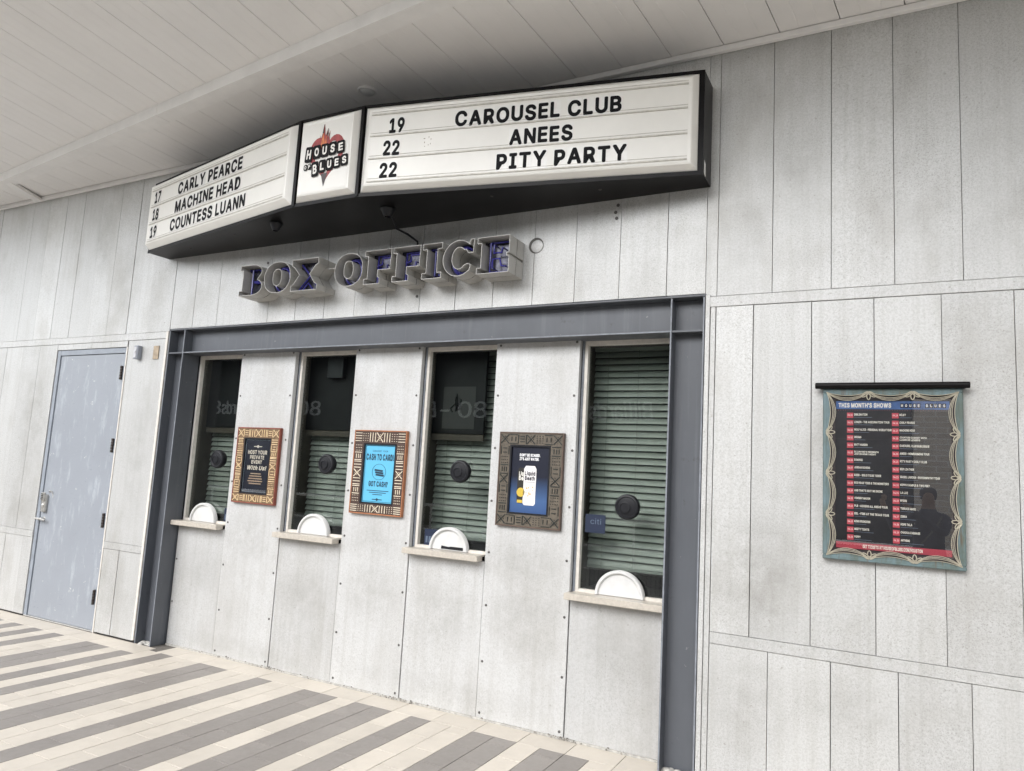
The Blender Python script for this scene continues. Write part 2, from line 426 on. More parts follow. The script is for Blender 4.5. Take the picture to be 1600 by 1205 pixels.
def area(t):
    ps = [proj((t[a], t[b], 0)) for a, b in ((0, 2), (1, 2), (1, 3), (0, 3))]
    if any(p is None for p in ps): return 0
    if not any(-10 < p[0] < 1610 and -10 < p[1] < 1215 for p in ps): return 0
    return abs(sum(ps[k][0]*ps[(k+1) % 4][1]-ps[(k+1) % 4][0]*ps[k][1] for k in range(4)))/2
tiles.sort(key=area, reverse=True)
rest = MB(); shared = {}
for k, t in enumerate(tiles):
    dz = random.uniform(-.0006, .0006)
    sx, sy = t[1]-t[0]-2*G, t[3]-t[2]-2*G
    if k < 300 and area(t) > 0:
        key = (round(sx, 4), round(sy, 4), t[4])
        cx, cy = (t[0]+t[1])/2, (t[2]+t[3])/2
        if key not in shared:
            b = MB(); b.box(-sx/2, sx/2, -sy/2, sy/2, -.02, 0, bev=.0012)
            o = b.build('tile', M['tile_grey' if t[4] else 'tile_cream'], None); shared[key] = o.data
        else:
            o = bpy.data.objects.new('tile', shared[key]); C.objects.link(o)
        o.location = (cx, cy, dz); o.parent = pav
    else:
        rest.box(t[0]+G, t[1]-G, t[2]+G, t[3]-G, -.02, dz, 1 if t[4] else 0)
ro = rest.build('tile_field', [M['tile_cream'], M['tile_grey']], pav); ro['kind'] = 'stuff'

# ------------------------------------------------------------------ clad wall
wall = thing('clad_wall', 'weathered silver grey metal panel wall surrounding the box office and door', 'wall', (-3.3, 0, 0))
GAP = .0013
def seam_list(anchor, x0, x1):
    s_ = [anchor]
    x = anchor
    while x > x0: x -= .3010; s_.append(x)
    x = anchor
    while x < x1: x += .3055; s_.append(x)
    return sorted(q for q in s_ if x0+.02 < q < x1-.02)
def panel_row(x0, x1, z0, z1, anchor, t=.02, mat='clad'):
    xs = [x0]+seam_list(anchor, x0, x1)+[x1]
    for a, b in zip(xs[:-1], xs[1:]):
        y = random.uniform(-.0026, .0020); GAP = random.uniform(.0010, .0021)
        bx('panel', M[mat], wall, a+GAP, b-GAP, y, y+t, z0+.001, z1-.001, bev=.0009)
XL, XR = -13.0, 8.0
CL, CR = -5.690, -.955            # cladding edges beside the steel frame
A_U, A_M, A_L = -.889, -.682, -.5855
ZU, ZB1, ZB0 = 2.689, 2.689, 2.624
panel_row(XL, CL+.0, ZB1, 4.30, A_U)
panel_row(CL, CR, 2.709, 4.30, A_U)
panel_row(CR, XR, ZB1, 4.30, A_U)
for a, b in ((XL, CL-.02), (CR+.02, XR)):
    bx('band_strip', M['clad'], wall, a, b, -.005, .02, ZB0+.0015, ZB1-.0015, bev=.002)
bx('edge_trim', M['frame_alu'], wall, CL-.032, CL-.004, -.008, .06, .02, ZB1, bev=.002)
bx('edge_trim', M['clad'], wall, CR+.004, CR+.030, -.008, .06, .0, 2.70, bev=.002)
bx('edge_trim', M['clad'], wall, CR+.033, CR+.062, -.003, .03, .0, ZB0, bev=.002)
D0, D1, DZ = -7.352, -6.256, 2.567
LB1, LB0 = .7975, .735
panel_row(XL, D0, LB1, ZB0, A_M-.05); panel_row(XL, D0, .012, LB0, A_L)
bx('panel', M['clad'], wall, D1+.014, CL-.035, 0, .02, LB1+.001, ZB0-.001, bev=.0009); panel_row(D1+.013, CL-.034, .012, LB0, A_L-.02)
panel_row(D0, D1, DZ, ZB0, A_M-.1)
panel_row(CR+.064, XR, LB1, ZB0, A_M); panel_row(CR+.064, XR, .012, LB0, A_L)
for a, b in ((XL, D0-.002), (D1+.002, CL-.036), (CR+.066, XR)):
    bx('band_strip', M['clad'], wall, a, b, -.005, .02, LB0+.0015, LB1-.0015, bev=.002)
bk = MB()
bk.box(XL, XR, .026, 9, 2.72, 5.55); bk.box(XL, D0-.01, .026, 9, 0, 2.715); bk.box(D1+.01, CL-.004, .026, 9, 0, 2.715)
bk.box(D0-.008, D1+.008, .20, 9, 0, 2.715); bk.box(CR+.004, XR, .061, 9, 0, 2.715); bk.box(CL, CR, 2.2, 9, 0, 2.715)
bk.build('backing', M['seam'], wall)
# round blanked conduit opening, its shaded recess drawn as a flat dark disc, with small bolt holes beneath the marquee
h = MB(); h.lathe((-2.081, -.0012, 3.114), (0, -1, 0), [(.054, 0), (.054, .0012), (.050, .0016)], 28)
h.build('conduit_shade_disc', M['seam'], wall)
h = MB(); h.lathe((-2.072, -.003, 3.107), (0, -1, 0), [(.043, 0), (.043, .003), (.040, .004)], 28)  # cap set off centre so a dark crescent of painted shade shows
h.build('conduit_cap', M['clad'], wall)
h = MB()
for x, z in ((-1.515, 3.32), (-1.53, 3.275), (-1.522, 3.235), (-4.55, 3.215), (-4.80, 3.20), (-3.02, 2.83)):
    h.lathe((x, -.002, z), (0, -1, 0), [(.011, 0), (.011, .003), (.005, .004)], 10)
o = h.build('bolt_holes', M['screw'], wall); o['kind'] = 'stuff'

# ------------------------------------------------------------------ canopy ceiling
ceil = structure('ceiling')
KB, ZC = .10, 4.235
dB = Vector((-.142, -1, .10)); 
P1, P2 = Vector((-8.007, -.419, 4.2769)), Vector((-2.717, -.969, 4.3319))
sdir = (P2-P1)/(P2.x-P1.x)          # per metre of X along the strip
def strip_pt(x): return P1+sdir*(x-P1.x)
def groove_panel(name, a0, b0, a1, b1, mat, parent, thick=.03, ngroove=2):
    # long panel from edge a (a0->b0) to edge b (a1->b1), with shallow V grooves along its length
    fr = [(0, .004), (.004, .0)]
    for k in range(1, ngroove+1):
        c = k/(ngroove+1); fr += [(c-.010, 0), (c, .0014), (c+.010, 0)]
    fr += [(.996, 0), (1, .004)]
    v = []
    for f_, dz in fr: p = a0.lerp(b0, f_); v.append(p+Vector((0, 0, dz)))
    for f_, dz in fr: p = a1.lerp(b1, f_); v.append(p+Vector((0, 0, dz)))
    n = len(fr)
    v += [a0+Vector((0, 0, thick)), b0+Vector((0, 0, thick)), b1+Vector((0, 0, thick)), a1+Vector((0, 0, thick))]
    F = [(i, i+1, n+i+1, n+i) for i in range(n-1)]
    F += [(2*n, 2*n+1, 2*n+2, 2*n+3), (0, n, 2*n+3, 2*n), (n-1, 2*n+1, 2*n+2, 2*n-1), tuple(range(n-1, -1, -1))+(2*n, 2*n+1), tuple(range(n, 2*n))+(2*n+2, 2*n+3)]
    mb = MB(); mb.add(v, F); return mb.build(name, mat, parent)
def onB_to_strip(x):     # from the wall line at X=x along dB to the strip
    p = Vector((x, 0, ZC)); # solve p+t*dB on strip plan line
    # plan: y = P1.y + s*(X-P1.x)
    s_ = sdir.y; t = (P1.y+s_*(x-P1.x))/(-1+.142*s_) if True else 0
    t = (P1.y+s_*(x-P1.x)-0)/(dB.y-s_*dB.x)
    return p+dB*t
x = -.549-.3207*41
while x < 8.0:
    a = x+.0018; b = x+.3207-.0018
    groove_panel('ceiling_panel', Vector((a, .0, ZC)), Vector((b, .0, ZC)), onB_to_strip(a), onB_to_strip(b), M['ceil'], ceil)
    x += .3207
dA = Vector((-.08, -1, .155))
x = -2.935-.315*36
while x < 7.9:
    a = strip_pt(x+.0022)+Vector((0, -.004, .052)); b = strip_pt(x+.315-.0022)+Vector((0, -.004, .052))
    ya = 1.65
    groove_panel('ceiling_panel', a, b, a+dA*ya, b+dA*ya, M['ceil'], ceil)
    x += .315
# trims: wall angle, stepped fascia with its flange, cross piece
bx('wall_angle', M['ceil_trim'], ceil, XL, XR, -.034, -.002, ZC-.038, ZC-.0015, bev=.003)
def strip_box(name, x0, x1, yo0, yo1, zo0, zo1):
    p = []
    for x_, yo in ((x0, yo0), (x1, yo0), (x1, yo1), (x0, yo1)): q = strip_pt(x_); p.append(Vector((q.x, q.y+yo, q.z+zo0)))
    p += [q+Vector((0, 0, zo1-zo0)) for q in p]
    mb = MB(); mb.hexa(p); return mb.build(name, M['ceil_trim'], ceil)
for a, b in ((-13.5, -8.62), (-8.617, -5.162), (-5.158, -1.92), (-1.916, 2.4), (2.404, 8.1)):
    strip_box('fascia', a, b, -.014, .004, -.036, .062)
    strip_box('fascia_flange', a, b, .0045, .112, -.034, -.004)
c0 = strip_pt(-7.93)
p = [Vector((-7.985, c0.y+.05, c0.z-.035)), Vector((-7.885, c0.y+.05, c0.z-.035)), Vector((-7.945, -.036, ZC-.050)), Vector((-8.045, -.036, ZC-.050))]
mb = MB(); mb.hexa(p+[q+Vector((0, 0, .030)) for q in p]); mb.build('cross_strip', M['ceil_trim'], ceil)
# roof slab over the ceiling so no daylight leaks through the joints
p = [Vector((XL-.3, .0, ZC+.06)), Vector((XR, .0, ZC+.06)), Vector((XR, -4.75, ZC+.82)), Vector((XL-.3, -3.95, ZC+.82))]
p[2] = strip_pt(XR)+dA*1.70+Vector((0, 0, .14)); p[3] = strip_pt(XL-.3)+dA*1.70+Vector((0, 0, .14))
mb = MB(); mb.hexa([p[3], p[2], p[1], p[0]]+[Vector((q.x, q.y, 5.6)) for q in (p[3], p[2], p[1], p[0])]); mb.build('roof_slab', M['ceil_trim'], ceil)

# recessed lamp
lp = Vector((-3.318, -.372, ZC+.0372))
dl = thing('downlight', 'small round recessed lamp in the ceiling above the logo sign', 'light', lp)
mb = MB(); mb.lathe(lp, (0, 0, -1), [(.072, -.004), (.075, .004), (.068, .010), (.058, .006), (.055, -.002)], 28); mb.build('trim_ring', M['ceil_trim'], dl)
mb = MB(); mb.lathe(lp, (0, 0, -1), [(.054, .0), (.050, .010), (.036, .020), (.016, .025), (.004, .026)], 28); mb.build('lens', M['white_plastic'], dl)

# ================================================================== STEEL FRAME
FX0, FX1, FX2, FX3 = -5.684, -5.478, -1.160, -.956
BZ0, BZ1, WEB, FT, DP = 2.486, 2.706, .085, .011, .135
sf = thing('steel_frame', 'blue grey painted steel beam and columns framing the ticket windows', 'frame', (-3.3, 0, 0))
for a, b in ((FX0, FX1), (FX2, FX3)):
    c = MB()
    c.box(a, a+FT, 0, .17, 0, BZ1-.014, bev=.0015); c.box(b-FT, b, 0, .17, 0, BZ1-.014, bev=.0015)
    c.box(a+FT-.001, b-FT+.001, WEB, WEB+.01, 0, BZ1-.014)
    c.box(a+.0015, a+FT-.0015, -.0012, .001, 0, BZ1-.016, 1); c.box(b-FT+.0015, b-.0015, -.0012, .001, 0, BZ1-.016, 1)
    co = c.build('column', [M['steel'], M['steel_edge']], sf)
    mo = MB(); rr = random.Random(3)
    for k in range(16):
        x = rr.uniform(a+.02, b-.02); y = rr.uniform(.012, .075); s_ = rr.uniform(.012, .03)
        mo.lathe((x, y, 0), (0, 0, 1), [(s_, .0), (s_*.9, s_*.3), (s_*.5, s_*.55), (s_*.1, s_*.62)], 9)
    q = mo.build('mortar_patch', M['patch'], co)
c = MB()
c.box(FX0-.008, FX3+.008, -.004, .17, BZ1-.0125, BZ1, bev=.002)
bo = c.build('beam_top_flange', M['steel'], sf)
c = MB(); c.box(FX1+.001, FX2-.001, .002, .17, BZ0-.0005, BZ0+FT, bev=.0015); c.box(FX1+.001, FX2-.001, .0008, .003, BZ0+.001, BZ0+FT-.0015, 1); c.build('beam_bottom_flange', [M['steel'], M['steel_edge']], sf)
c = MB(); c.box(FX1-.0005, FX2+.0005, WEB-.003, WEB+.012, BZ0+FT, BZ1-.013); c.build('beam_web', M['steel'], sf)
for a, b in ((FX0+FT, FX1-FT), (FX2+FT, FX3-FT)):
    bx('stiffener', M['steel'], sf, a, b, .004, WEB-.001, BZ0-.0005, BZ0+FT)

# ================================================================== TICKET FRONT
tw = thing('ticket_wall', 'pale screwed panels between and below the four ticket windows', 'wall', (-3.3, DP, 0))
PT = .04
OPEN = [(-5.466, -4.897), (-4.276, -3.654), (-3.030, -2.411), (-1.786, -1.166)]
SILL = [1.045, 1.045, 1.045, .886]
for a, b in ((-4.897, -4.278), (-3.654, -3.032), (-2.411, -1.788)):
    bx('panel', M['ticket'], tw, a+.0012, b-.0012, DP, DP+PT, .012, 2.497, bev=.0025)
for (a, b), z in zip(OPEN, SILL):
    bx('panel', M['ticket'], tw, a+.0045, b-.0008, DP+.0018, DP+PT, .012, z-.042, bev=.002)
scr = MB()
def screw(x, z, y=DP): scr.lathe((x, y, z), (0, -1, 0), [(.0085, 0), (.0085, .0022), (.005, .0035)], 10)
for a, b in ((-4.897, -4.278), (-3.654, -3.032), (-2.411, -1.788)):
    for x in (a+.030, b-.026):
        for z in (2.474, 2.125, 1.765, 1.406, 1.068, .722, .368, .045): screw(x+random.uniform(-.003, .003), z+random.uniform(-.004, .004))
for z in (.715, .36): screw(-5.44, z)
o = scr.build('screws', M['screw'], tw); o['kind'] = 'stuff'
# grime and chipped caulk at the foot of the panels
gr = MB(); rr = random.Random(5)
for k in range(150):
    x = rr.choice([rr.uniform(-5.4, -1.2), rr.gauss(-4.28, .12), rr.gauss(-3.03, .10), rr.gauss(-1.79, .06)])
    if not -5.45 < x < -1.17: continue
    s_ = rr.uniform(.003, .009); gr.lathe((x, DP-.003, rr.uniform(0, .016)), (0, 0, 1), [(s_, 0), (s_*.8, s_*.5), (s_*.2, s_*.8)], 6)
o = gr.build('caulk_crumbs', plain('grime crumbs', (.24, .225, .20), .95, 0, .5, 60, .5), tw); o['kind'] = 'stuff'
bx('caulk', M['patch'], tw, -5.46, -1.175, DP-.004, DP+.03, -.004, .0125)
rm = MB(); rm.box(-5.66, -.98, 2.10, 2.14, 0, 2.71); rm.box(-5.66, -.98, .47, 2.1, 2.66, 2.70); rm.box(-5.66, -5.62, .19, 2.1, 0, 2.66); rm.box(-1.02, -.98, .19, 2.1, 0, 2.66); rm.box(-5.6, -1.04, .3, 2.09, .0, .02)
for a, b in ((-4.89, -4.29), (-3.65, -3.05), (-2.40, -1.80)): rm.box(a, b, .18, .46, .0, 2.655)
for (a, b), z in zip(OPEN, SILL): rm.box(a+.01, b-.01, .18, .30, .0, z-.06)
rm.build('booth_shell', M['dark_inside'], tw)

WNAME = ['first ticket window from the grey door, beside the left steel column', 'second ticket window from the grey door, between brown tan and blue framed screens',
         'third ticket window from the grey door, with a slot cut in its half round cover', 'lowest ticket window beside the right steel column, blinds filling it']
BNAME = ['sage green slatted blind inside the ticket window nearest the grey door', 'sage green slatted blind in the ticket window left of the blue screen',
         'sage green slatted blind in the ticket window right of the blue screen', 'tall sage green slatted blind filling the lowest ticket window beside the right column']
YF = DP+PT+.002           # front of window frame
YG = YF+.040              # glass
for k, ((a, b), zs) in enumerate(zip(OPEN, SILL)):
    t = thing('ticket_window', WNAME[k], 'window', ((a+b)/2, YG, zs), 'ticket windows of the box office')
    zt = 2.489
    f = MB()
    jl = a+.016 if k else a-.004
    f.box(jl, jl+.022, YF, YF+.038, zs-.004, zt, bev=.0015)
    f.box(b-.012, b+.002, YF, YF+.038, zs-.004, zt)
    f.box(jl+.022, b-.012, YF+.001, YF+.038, zt-.030, zt, bev=.0015)
    f.box(jl+.022, b-.012, YF+.004, YF+.034, zs-.004, zs+.018)
    fo = f.build('frame', M['frame_alu'], t)
    bx('gap_liner', M['steel_edge'], t, a, jl-.0005, YF-.001, YF+.02, zs-.004, zt)
    bx('glass_pane', M['glass'], t, jl+.021, b-.011, YG-.010, YG-.003, zs+.016, zt-.028)
    rv = MB(); rv.box(a-.02, a+.006, YG+.004, YG+.22, zs-.05, 2.5); rv.box(b-.006, b+.015, YG+.004, YG+.22, zs-.05, 2.5); rv.box(a, b, YG+.004, YG+.22, 2.475, 2.50)
    rv.build('reveal', M['brown_reveal'], t)
    bx('inner_counter', M['black_plastic'], t, a+.008, b-.008, YG+.0005, YG+.5, zs-.03, zs+.002)
    # stainless shelf outside
    s_ = MB(); x0 = a-.010 if k else FX1+.003; x1 = b-.017 if k < 3 else FX2-.002
    s_.box(x0, x1, DP-.076, DP-.0005, zs-.040, zs, bev=.003); s_.box(x0+.02, x1-.004, DP-.0005, YF+.003, zs-.012, zs-.001)
    s_.build('shelf', M['sill'], t)
    # half round cover over the pass opening
    cx = [-5.215, -3.968, -2.725, -1.475][k]; yc = YF-.002
    pc = MB()
    pc.lathe((cx, yc, zs+.002), (0, -1, 0), [(.157, -.02), (.157, .012), (.152, .018), (.140, .018), (.135, .012), (.133, .002)], 40, a0=0, a1=math.pi)
    pco = pc.build('pass_cover_rim', M['white_plastic'], t)
    pc = MB(); n = 32; vv = [(cx, yc-.003, zs+.002)]+[(cx+.138*math.cos(math.pi*j/n), yc-.003, zs+.002+.138*math.sin(math.pi*j/n)) for j in range(n+1)]
    vv2 = [(x, yc+.006, z) for x, y, z in vv]
    pc.add(vv+vv2, [(0, j, j+1) for j in range(1, n+1)]+[(n+2, n+3+j, n+2+j) for j in range(n)]+[(j, j+1, n+3+j, n+2+j) for j in range(1, n+1)])
    pc.build('pass_cover', M['white_plastic'], t)
    if k == 2:
        pts = [(-.060, .004), (-.056, .026), (.0, .020), (.02, .024), (.118, .024), (.120, .010), (.118, .004)]
        q = MB(); q.add([(cx+x, yc-.0055, zs+.004+z) for x, z in pts]+[(cx+x, yc-.0035, zs+.004+z) for x, z in pts], [tuple(range(7)), tuple(range(13, 6, -1))]+[(j, (j+1) % 7, 7+(j+1) % 7, 7+j) for j in range(7)])
        q.build('cut_slot', M['black_plastic'], t)
    # round speak-through disc
    sx = [-5.10, -3.883, -2.664, -1.441][k]; szc = [1.583, 1.592, 1.593, 1.433][k]
    d = MB(); d.lathe((sx, YG-.011, szc), (0, -1, 0), [(.066, 0), (.068, .020), (.078, .024), (.079, .046), (.072, .056), (.064, .058), (.058, .053), (.052, .054), (.028, .056), (.004, .057)], 36)
    do = d.build('speak_disc', M['black_plastic'], t)
    d = MB()
    d.lathe((sx-.012, YG-.066, szc-.004), (0, -1, 0), [(.036, 0), (.036, .006), (.030, .007), (.029, .002)], 28); d.build('speak_ring', M['black_plastic'], do)
    # stickers
    if k in (0, 2, 3):
        w_, h_ = .135, .115
        px, pz = [(-4.995, 1.06), None, (-2.950, 1.06), (-1.728, 1.255)][k]
        st = bx('sticker', flat('blue sticker', (.004, .012, .038), .5), t, px, px+(.085 if k == 0 else w_), YG-.0155, YG-.0135, pz, pz+h_)
        tx = MB()
        if k == 3:
            put_text(tx, 'citi', (px+.035, YG-.0162, pz+.055), X3, Z3, .034, .072, .0)
        else:
            for q in range(3): tx.box(px+.012+q*.026, px+.028+q*.026, YG-.0164, YG-.0158, pz+.02, pz+.065)
        tx.build('sticker_print', flat('sticker print', (.09, .12, .17), .5), st)
    # blind
    bl = thing('window_blind', BNAME[k], 'blind', ((a+b)/2, .385, zs), 'blinds behind the ticket windows')
    x0, x1 = a+.012, b-.008
    zb = zs+.075 if k < 3 else zs+.125
    zz = 2.452; pitch = .0442; first = None
    bx('head_rail', M['slat'], bl, x0, x1, .365, .405, 2.452, 2.49)
    while zz-.045 > zb:
        if first is None:
            s_ = MB(); ang = R(64); n = 4; pts = []
            for j in range(n+1):
                f_ = j/n-.5; c_ = .0035*(1-4*f_*f_)
                pts.append((f_*.0445*math.cos(ang)-c_*math.sin(ang), f_*.0445*math.sin(ang)+c_*math.cos(ang)))
            V = []
            for x in (x0, x1):
                for (dy, dz) in pts: V.append((x-(a+b)/2, dy, dz))
            for x in (x0, x1):
                for (dy, dz) in pts: V.append((x-(a+b)/2, dy+.0012, dz+.0004))
            F = [(j, j+1, n+2+j, n+1+j) for j in range(n)]+[(2*n+2+j, 3*n+3+j, 3*n+4+j, 2*n+3+j) for j in range(n)]
            F += [(0, n+1, 3*n+3, 2*n+2), (n, 3*n+2, 4*n+3, 2*n+1)]
            s_.add(V, F, 0, True); me_o = s_.build('slat', M['slat'], None); first = me_o
            o = me_o
        else:
            o = bpy.data.objects.new('slat', first.data); C.objects.link(o)
        o.parent = bl; o.location = (0, random.uniform(-.001, .001), zz-.024-zs); o.rotation_euler = (R(random.uniform(-2.5, 2.5)), R(random.uniform(-.12, .12)), 0)
        zz -= pitch
    bx('bottom_rail', M['slat'], bl, x0, x1, .375, .398, zz-.020, zz-.002, bev=.003)
    cc = MB()
    for fx in (.17, .52, .86): cc.tube([(x0+(x1-x0)*fx, .366, 2.46), (x0+(x1-x0)*fx, .366, zz-.01)], .0014, 5)
    o = cc.build('cords', M['cord'], bl)
    # black display board hung in front of the blind
    if k < 3:
        lab = ['black display board hanging in the top of the ticket window nearest the door', 'black display board hanging in the top of the second ticket window',
               'black display board with a dark grey sheet in the third ticket window'][k]
        db = thing('display_board', lab, 'board', ((a+b)/2, .30, 1.83), 'boards in the ticket windows')
        xr = b-.01 if k < 2 else b-.165
        bx('board', plain('board black', (.007, .007, .008), .5, 0, .2, 4, 0, .15), db, a+.008, xr, .300, .325, 1.862, 2.47, bev=.003)
        bx('bottom_strip', M['brown_reveal'], db, a+.008, xr, .305, .320, 1.815, 1.860, bev=.002)
        if k == 2:
            nb = bx('grey_sheet', flat('sheet grey', (.020, .020, .020), .8), db, a+.10, a+.375, .2975, .2992, 1.90, 2.21)  # dark grey rectangle with ink marks, in front of the board
            q = MB(); rr = random.Random(4)
            for j in range(5):
                cx_, cz_ = a+.16+rr.uniform(0, .14), 2.05+rr.uniform(0, .1)
                q.tube([(cx_+rr.uniform(-.03, .03), .2965, cz_+rr.uniform(-.06, .06)) for _ in range(4)], .005, 5)
            q.build('sheet_marks', M['ink'], nb)
        if k == 1:
            bx('speaker_box', M['black_plastic'], db, a+.24, a+.40, .25, .298, 2.28, 2.45, bev=.004)

# ================================================================== SERVICE DOOR
dr = thing('steel_door', 'scuffed blue grey steel service door with keypad lock left of the ticket windows', 'door', (-6.8, .06, 0))
f = MB(); yf0, yf1 = -.004, .16
f.box(D0+.004, D0+.052, yf0+.010, yf1, 0, DZ-.004, bev=.002); f.box(D1-.036, D1-.004, yf0+.010, yf1, 0, DZ-.004, bev=.002)
f.box(D0+.0525, D1-.0365, yf0+.011, yf1, DZ-.054, DZ-.004, bev=.002)
f.build('door_frame', plain('door frame paint', (.235, .26, .295), .4, 0, .15, 6, .1), dr)
LX0, LX1, LZ = D0+.056, D1-.040, DZ-.058
bx('jamb_trim', M['frame_alu'], dr, D1-.0035, D1+.012, -.006, .02, 0, DZ, bev=.001)
leaf = bx('leaf', M['door'], dr, LX0, LX1, .016, .061, .012, LZ, bev=.003)
bx('door_stop', M['brown_reveal'], dr, LX0-.003, LX1+.003, .0615, .10, .0, LZ+.003)
bx('threshold', M['nickel'], dr, D0+.01, D1-.01, .002, .078, .0005, .011, bev=.003)
# white edge strip at the hinge side and kick
for z in (2.325, 1.652, .975, .300):
    hg = MB(); xh = D1-.046
    for q in range(5): hg.lathe((xh, -.004, z-.064+q*.026), (0, 0, 1), [(.0105, .0008), (.0115, .003), (.0115, .022), (.0105, .0245)], 12)
    hg.box(xh-.022, xh-.004, .0125, .0158, z-.064, z+.064)
    hg.build('hinge', M['bronze'], dr)
lk = MB(); xk = LX0+.062
lk.box(xk-.034, xk+.034, -.012, .0158, .985, 1.150, bev=.006); lo = lk.build('lock_case', M['nickel'], dr)
q = MB(); q.box(xk-.027, xk+.027, -.030, -.0045, 1.092, 1.170, bev=.008); q.build('keypad_hood', M['nickel'], lo)
q = MB()
for ix in range(2):
    for iz in range(4): q.box(xk-.016+ix*.02, xk-.004+ix*.02, -.0335, -.0305, 1.103+iz*.016, 1.113+iz*.016, bev=.002)
o = q.build('keypad_buttons', M['black_plastic'], lo); o['kind'] = 'stuff'
q = MB(); q.lathe((xk, -.004, 1.045), (0, -1, 0), [(.020, 0), (.019, .012), (.012, .016), (.004, .017)], 20); q.build('key_cylinder', M['nickel'], lo)
q = MB(); q.lathe((xk, .03, .918), (0, -1, 0), [(.030, 0), (.029, .012), (.014, .016), (.014, .050), (.010, .052)], 20)
q.tube([(xk, -.018, .918), (xk-.03, -.022, .918), (xk-.085, -.020, .921)], [.011, .010, .008], 10)
q.tube([(xk, -.018, .918), (xk+.03, -.022, .916), (xk+.075, -.020, .912)], [.011, .010, .008], 10); q.build('lever', M['nickel'], dr)
q = MB(); q.tube([(xk+.030, .022, 1.160), (xk+.052, .006, 1.190), (xk+.085, .004, 1.186), (xk+.098, .016, 1.150), (xk+.094, .024, 1.10)], .0045, 8); q.build('guard_loop', M['nickel'], dr)

# two small boxes beside the door
t = thing('call_box', 'small grey surface box with a round dial above right of the door', 'box', (-6.06, 0, 2.50))
bx('case', plain('box grey', (.27, .29, .33), .45), t, -6.092, -6.036, -.048, -.0015, 2.442, 2.566, bev=.005)
mb = MB(); mb.box(-6.080, -6.048, -.053, -.0485, 2.455, 2.552, bev=.002); mb.lathe((-6.064, -.053, 2.505), (0, -1, 0), [(.013, 0), (.012, .005), (.004, .006)], 16); mb.build('face_plate', plain('plate light', (.5, .5, .52), .4), t)
t = thing('blank_cover', 'flat tan blank cover plate between the grey box and the steel column', 'plate', (-5.84, 0, 2.50))
bx('plate', plain('tan plate', (.34, .27, .19), .5, .2, .25, 30, .1), t, -5.873, -5.800, -.008, -.0015, 2.440, 2.562, bev=.002)

# ================================================================== MARQUEE
MZ0, MZ1 = 3.359, 3.992
PL = [Vector((-5.81, -.205)), Vector((-3.68, -.615)), Vector((-3.115, -.615)), Vector((-.94, -.195))]
mq = thing('marquee_sign', 'black angled theatre marquee with three white letter boards above the windows', 'sign', (-3.4, 0, MZ0))
cab = MB()
def prism(mb, poly, z0, z1, mi=0):
    n = len(poly); mb.add([(p[0], p[1], z0) for p in poly]+[(p[0], p[1], z1) for p in poly],
        [tuple(range(n))[::-1], tuple(range(n, 2*n))]+[(i, (i+1) % n, n+(i+1) % n, n+i) for i in range(n)], mi)
prism(cab, [(-5.80, -.004), *[(p.x, p.y) for p in PL], (-.938, -.004)], MZ0, MZ1)
cabo = cab.build('cabinet', M['black_paint'], mq)
# front retaining frame strips (black angle) along bottom and top of each face and at the folds
def fvec(i):
    d = (PL[i+1]-PL[i]); n = d.length; d.normalize(); return Vector((d.x, d.y, 0)), Vector((d.y, -d.x, 0)), n
def fpt(i, u, z, o):
    d, n, l = fvec(i); return Vector((PL[i].x, PL[i].y, 0))+d*u+n*o+Vector((0, 0, z))
def fbox(mb, i, u0, u1, z0, z1, o0, o1, mi=0):
    p = [fpt(i, u0, z0, o1), fpt(i, u1, z0, o1), fpt(i, u1, z0, o0), fpt(i, u0, z0, o0)]
    mb.hexa(p+[q+Vector((0, 0, z1-z0)) for q in p], mi)
rf = MB()
for i in range(3):
    l = fvec(i)[2]
    fbox(rf, i, .0, l, MZ0-.004, MZ0+.020, .0008, .012); fbox(rf, i, 0, l, MZ1-.014, MZ1+.003, .0008, .012)
for i in (1, 2): 
    p = PL[i]; rf.box(p.x-.012, p.x+.012, p.y-.018, p.y-.001, MZ0+.002, MZ1-.002)
fbox(rf, 2, fvec(2)[2]-.028, fvec(2)[2], MZ0+.020, MZ1-.014, .0008, .012); fbox(rf, 0, .0, .010, MZ0+.020, MZ1-.014, .0008, .008)
rf.build('retainer_frame', M['black_paint'], mq)
fx = MB()
for i, u, z in ((0, .5, .0), (0, 1.2, 0), (2, .9, 0), (2, 1.6, 0)):
    q = fpt(i, u, MZ0, -.12); fx.lathe(q, (0, 0, -1), [(.010, -.002), (.010, .004), (.004, .006)], 10)
o = fx.build('bolts', M['screw'], mq)
for x, y, r_ in ((-4.06, -.41, .045), (-3.05, -.37, .05)):
    c = MB(); c.lathe((x, y, MZ0), (0, 0, -1), [(r_, -.002), (r_*1.05, .006), (r_*.8, .03), (r_*.55, .055), (r_*.4, .058), (r_*.35, .02)], 18); c.build('cable_gland', M['black_plastic'], mq)
c = MB(); c.tube([(-3.05, -.34, MZ0-.03), (-3.06, -.25, MZ0-.10), (-3.055, -.12, MZ0-.10), (-3.03, -.03, 3.23), (-3.035, -.012, 3.16), (-3.06, -.012, 3.10)], .008, 8)
c.build('power_cable', M['black_plastic'], mq)
c = MB(); fbox(c, 2, 2.1751, 2.215, 3.40, 3.46, -.20, -.19)   # small maker plate on the right end
p = [Vector((-.9375, -.185, 3.372)), Vector((-.9375, -.150, 3.362)), Vector((-.9375, -.150, 3.44)), Vector((-.9375, -.185, 3.45))]
c = MB(); c.add(p+[q+Vector((.0015, 0, 0)) for q in p], [(0, 1, 2, 3), (7, 6, 5, 4), (0, 1, 5, 4), (1, 2, 6, 5), (2, 3, 7, 6), (3, 0, 4, 7)])
c.build('maker_label', M['card'], mq)

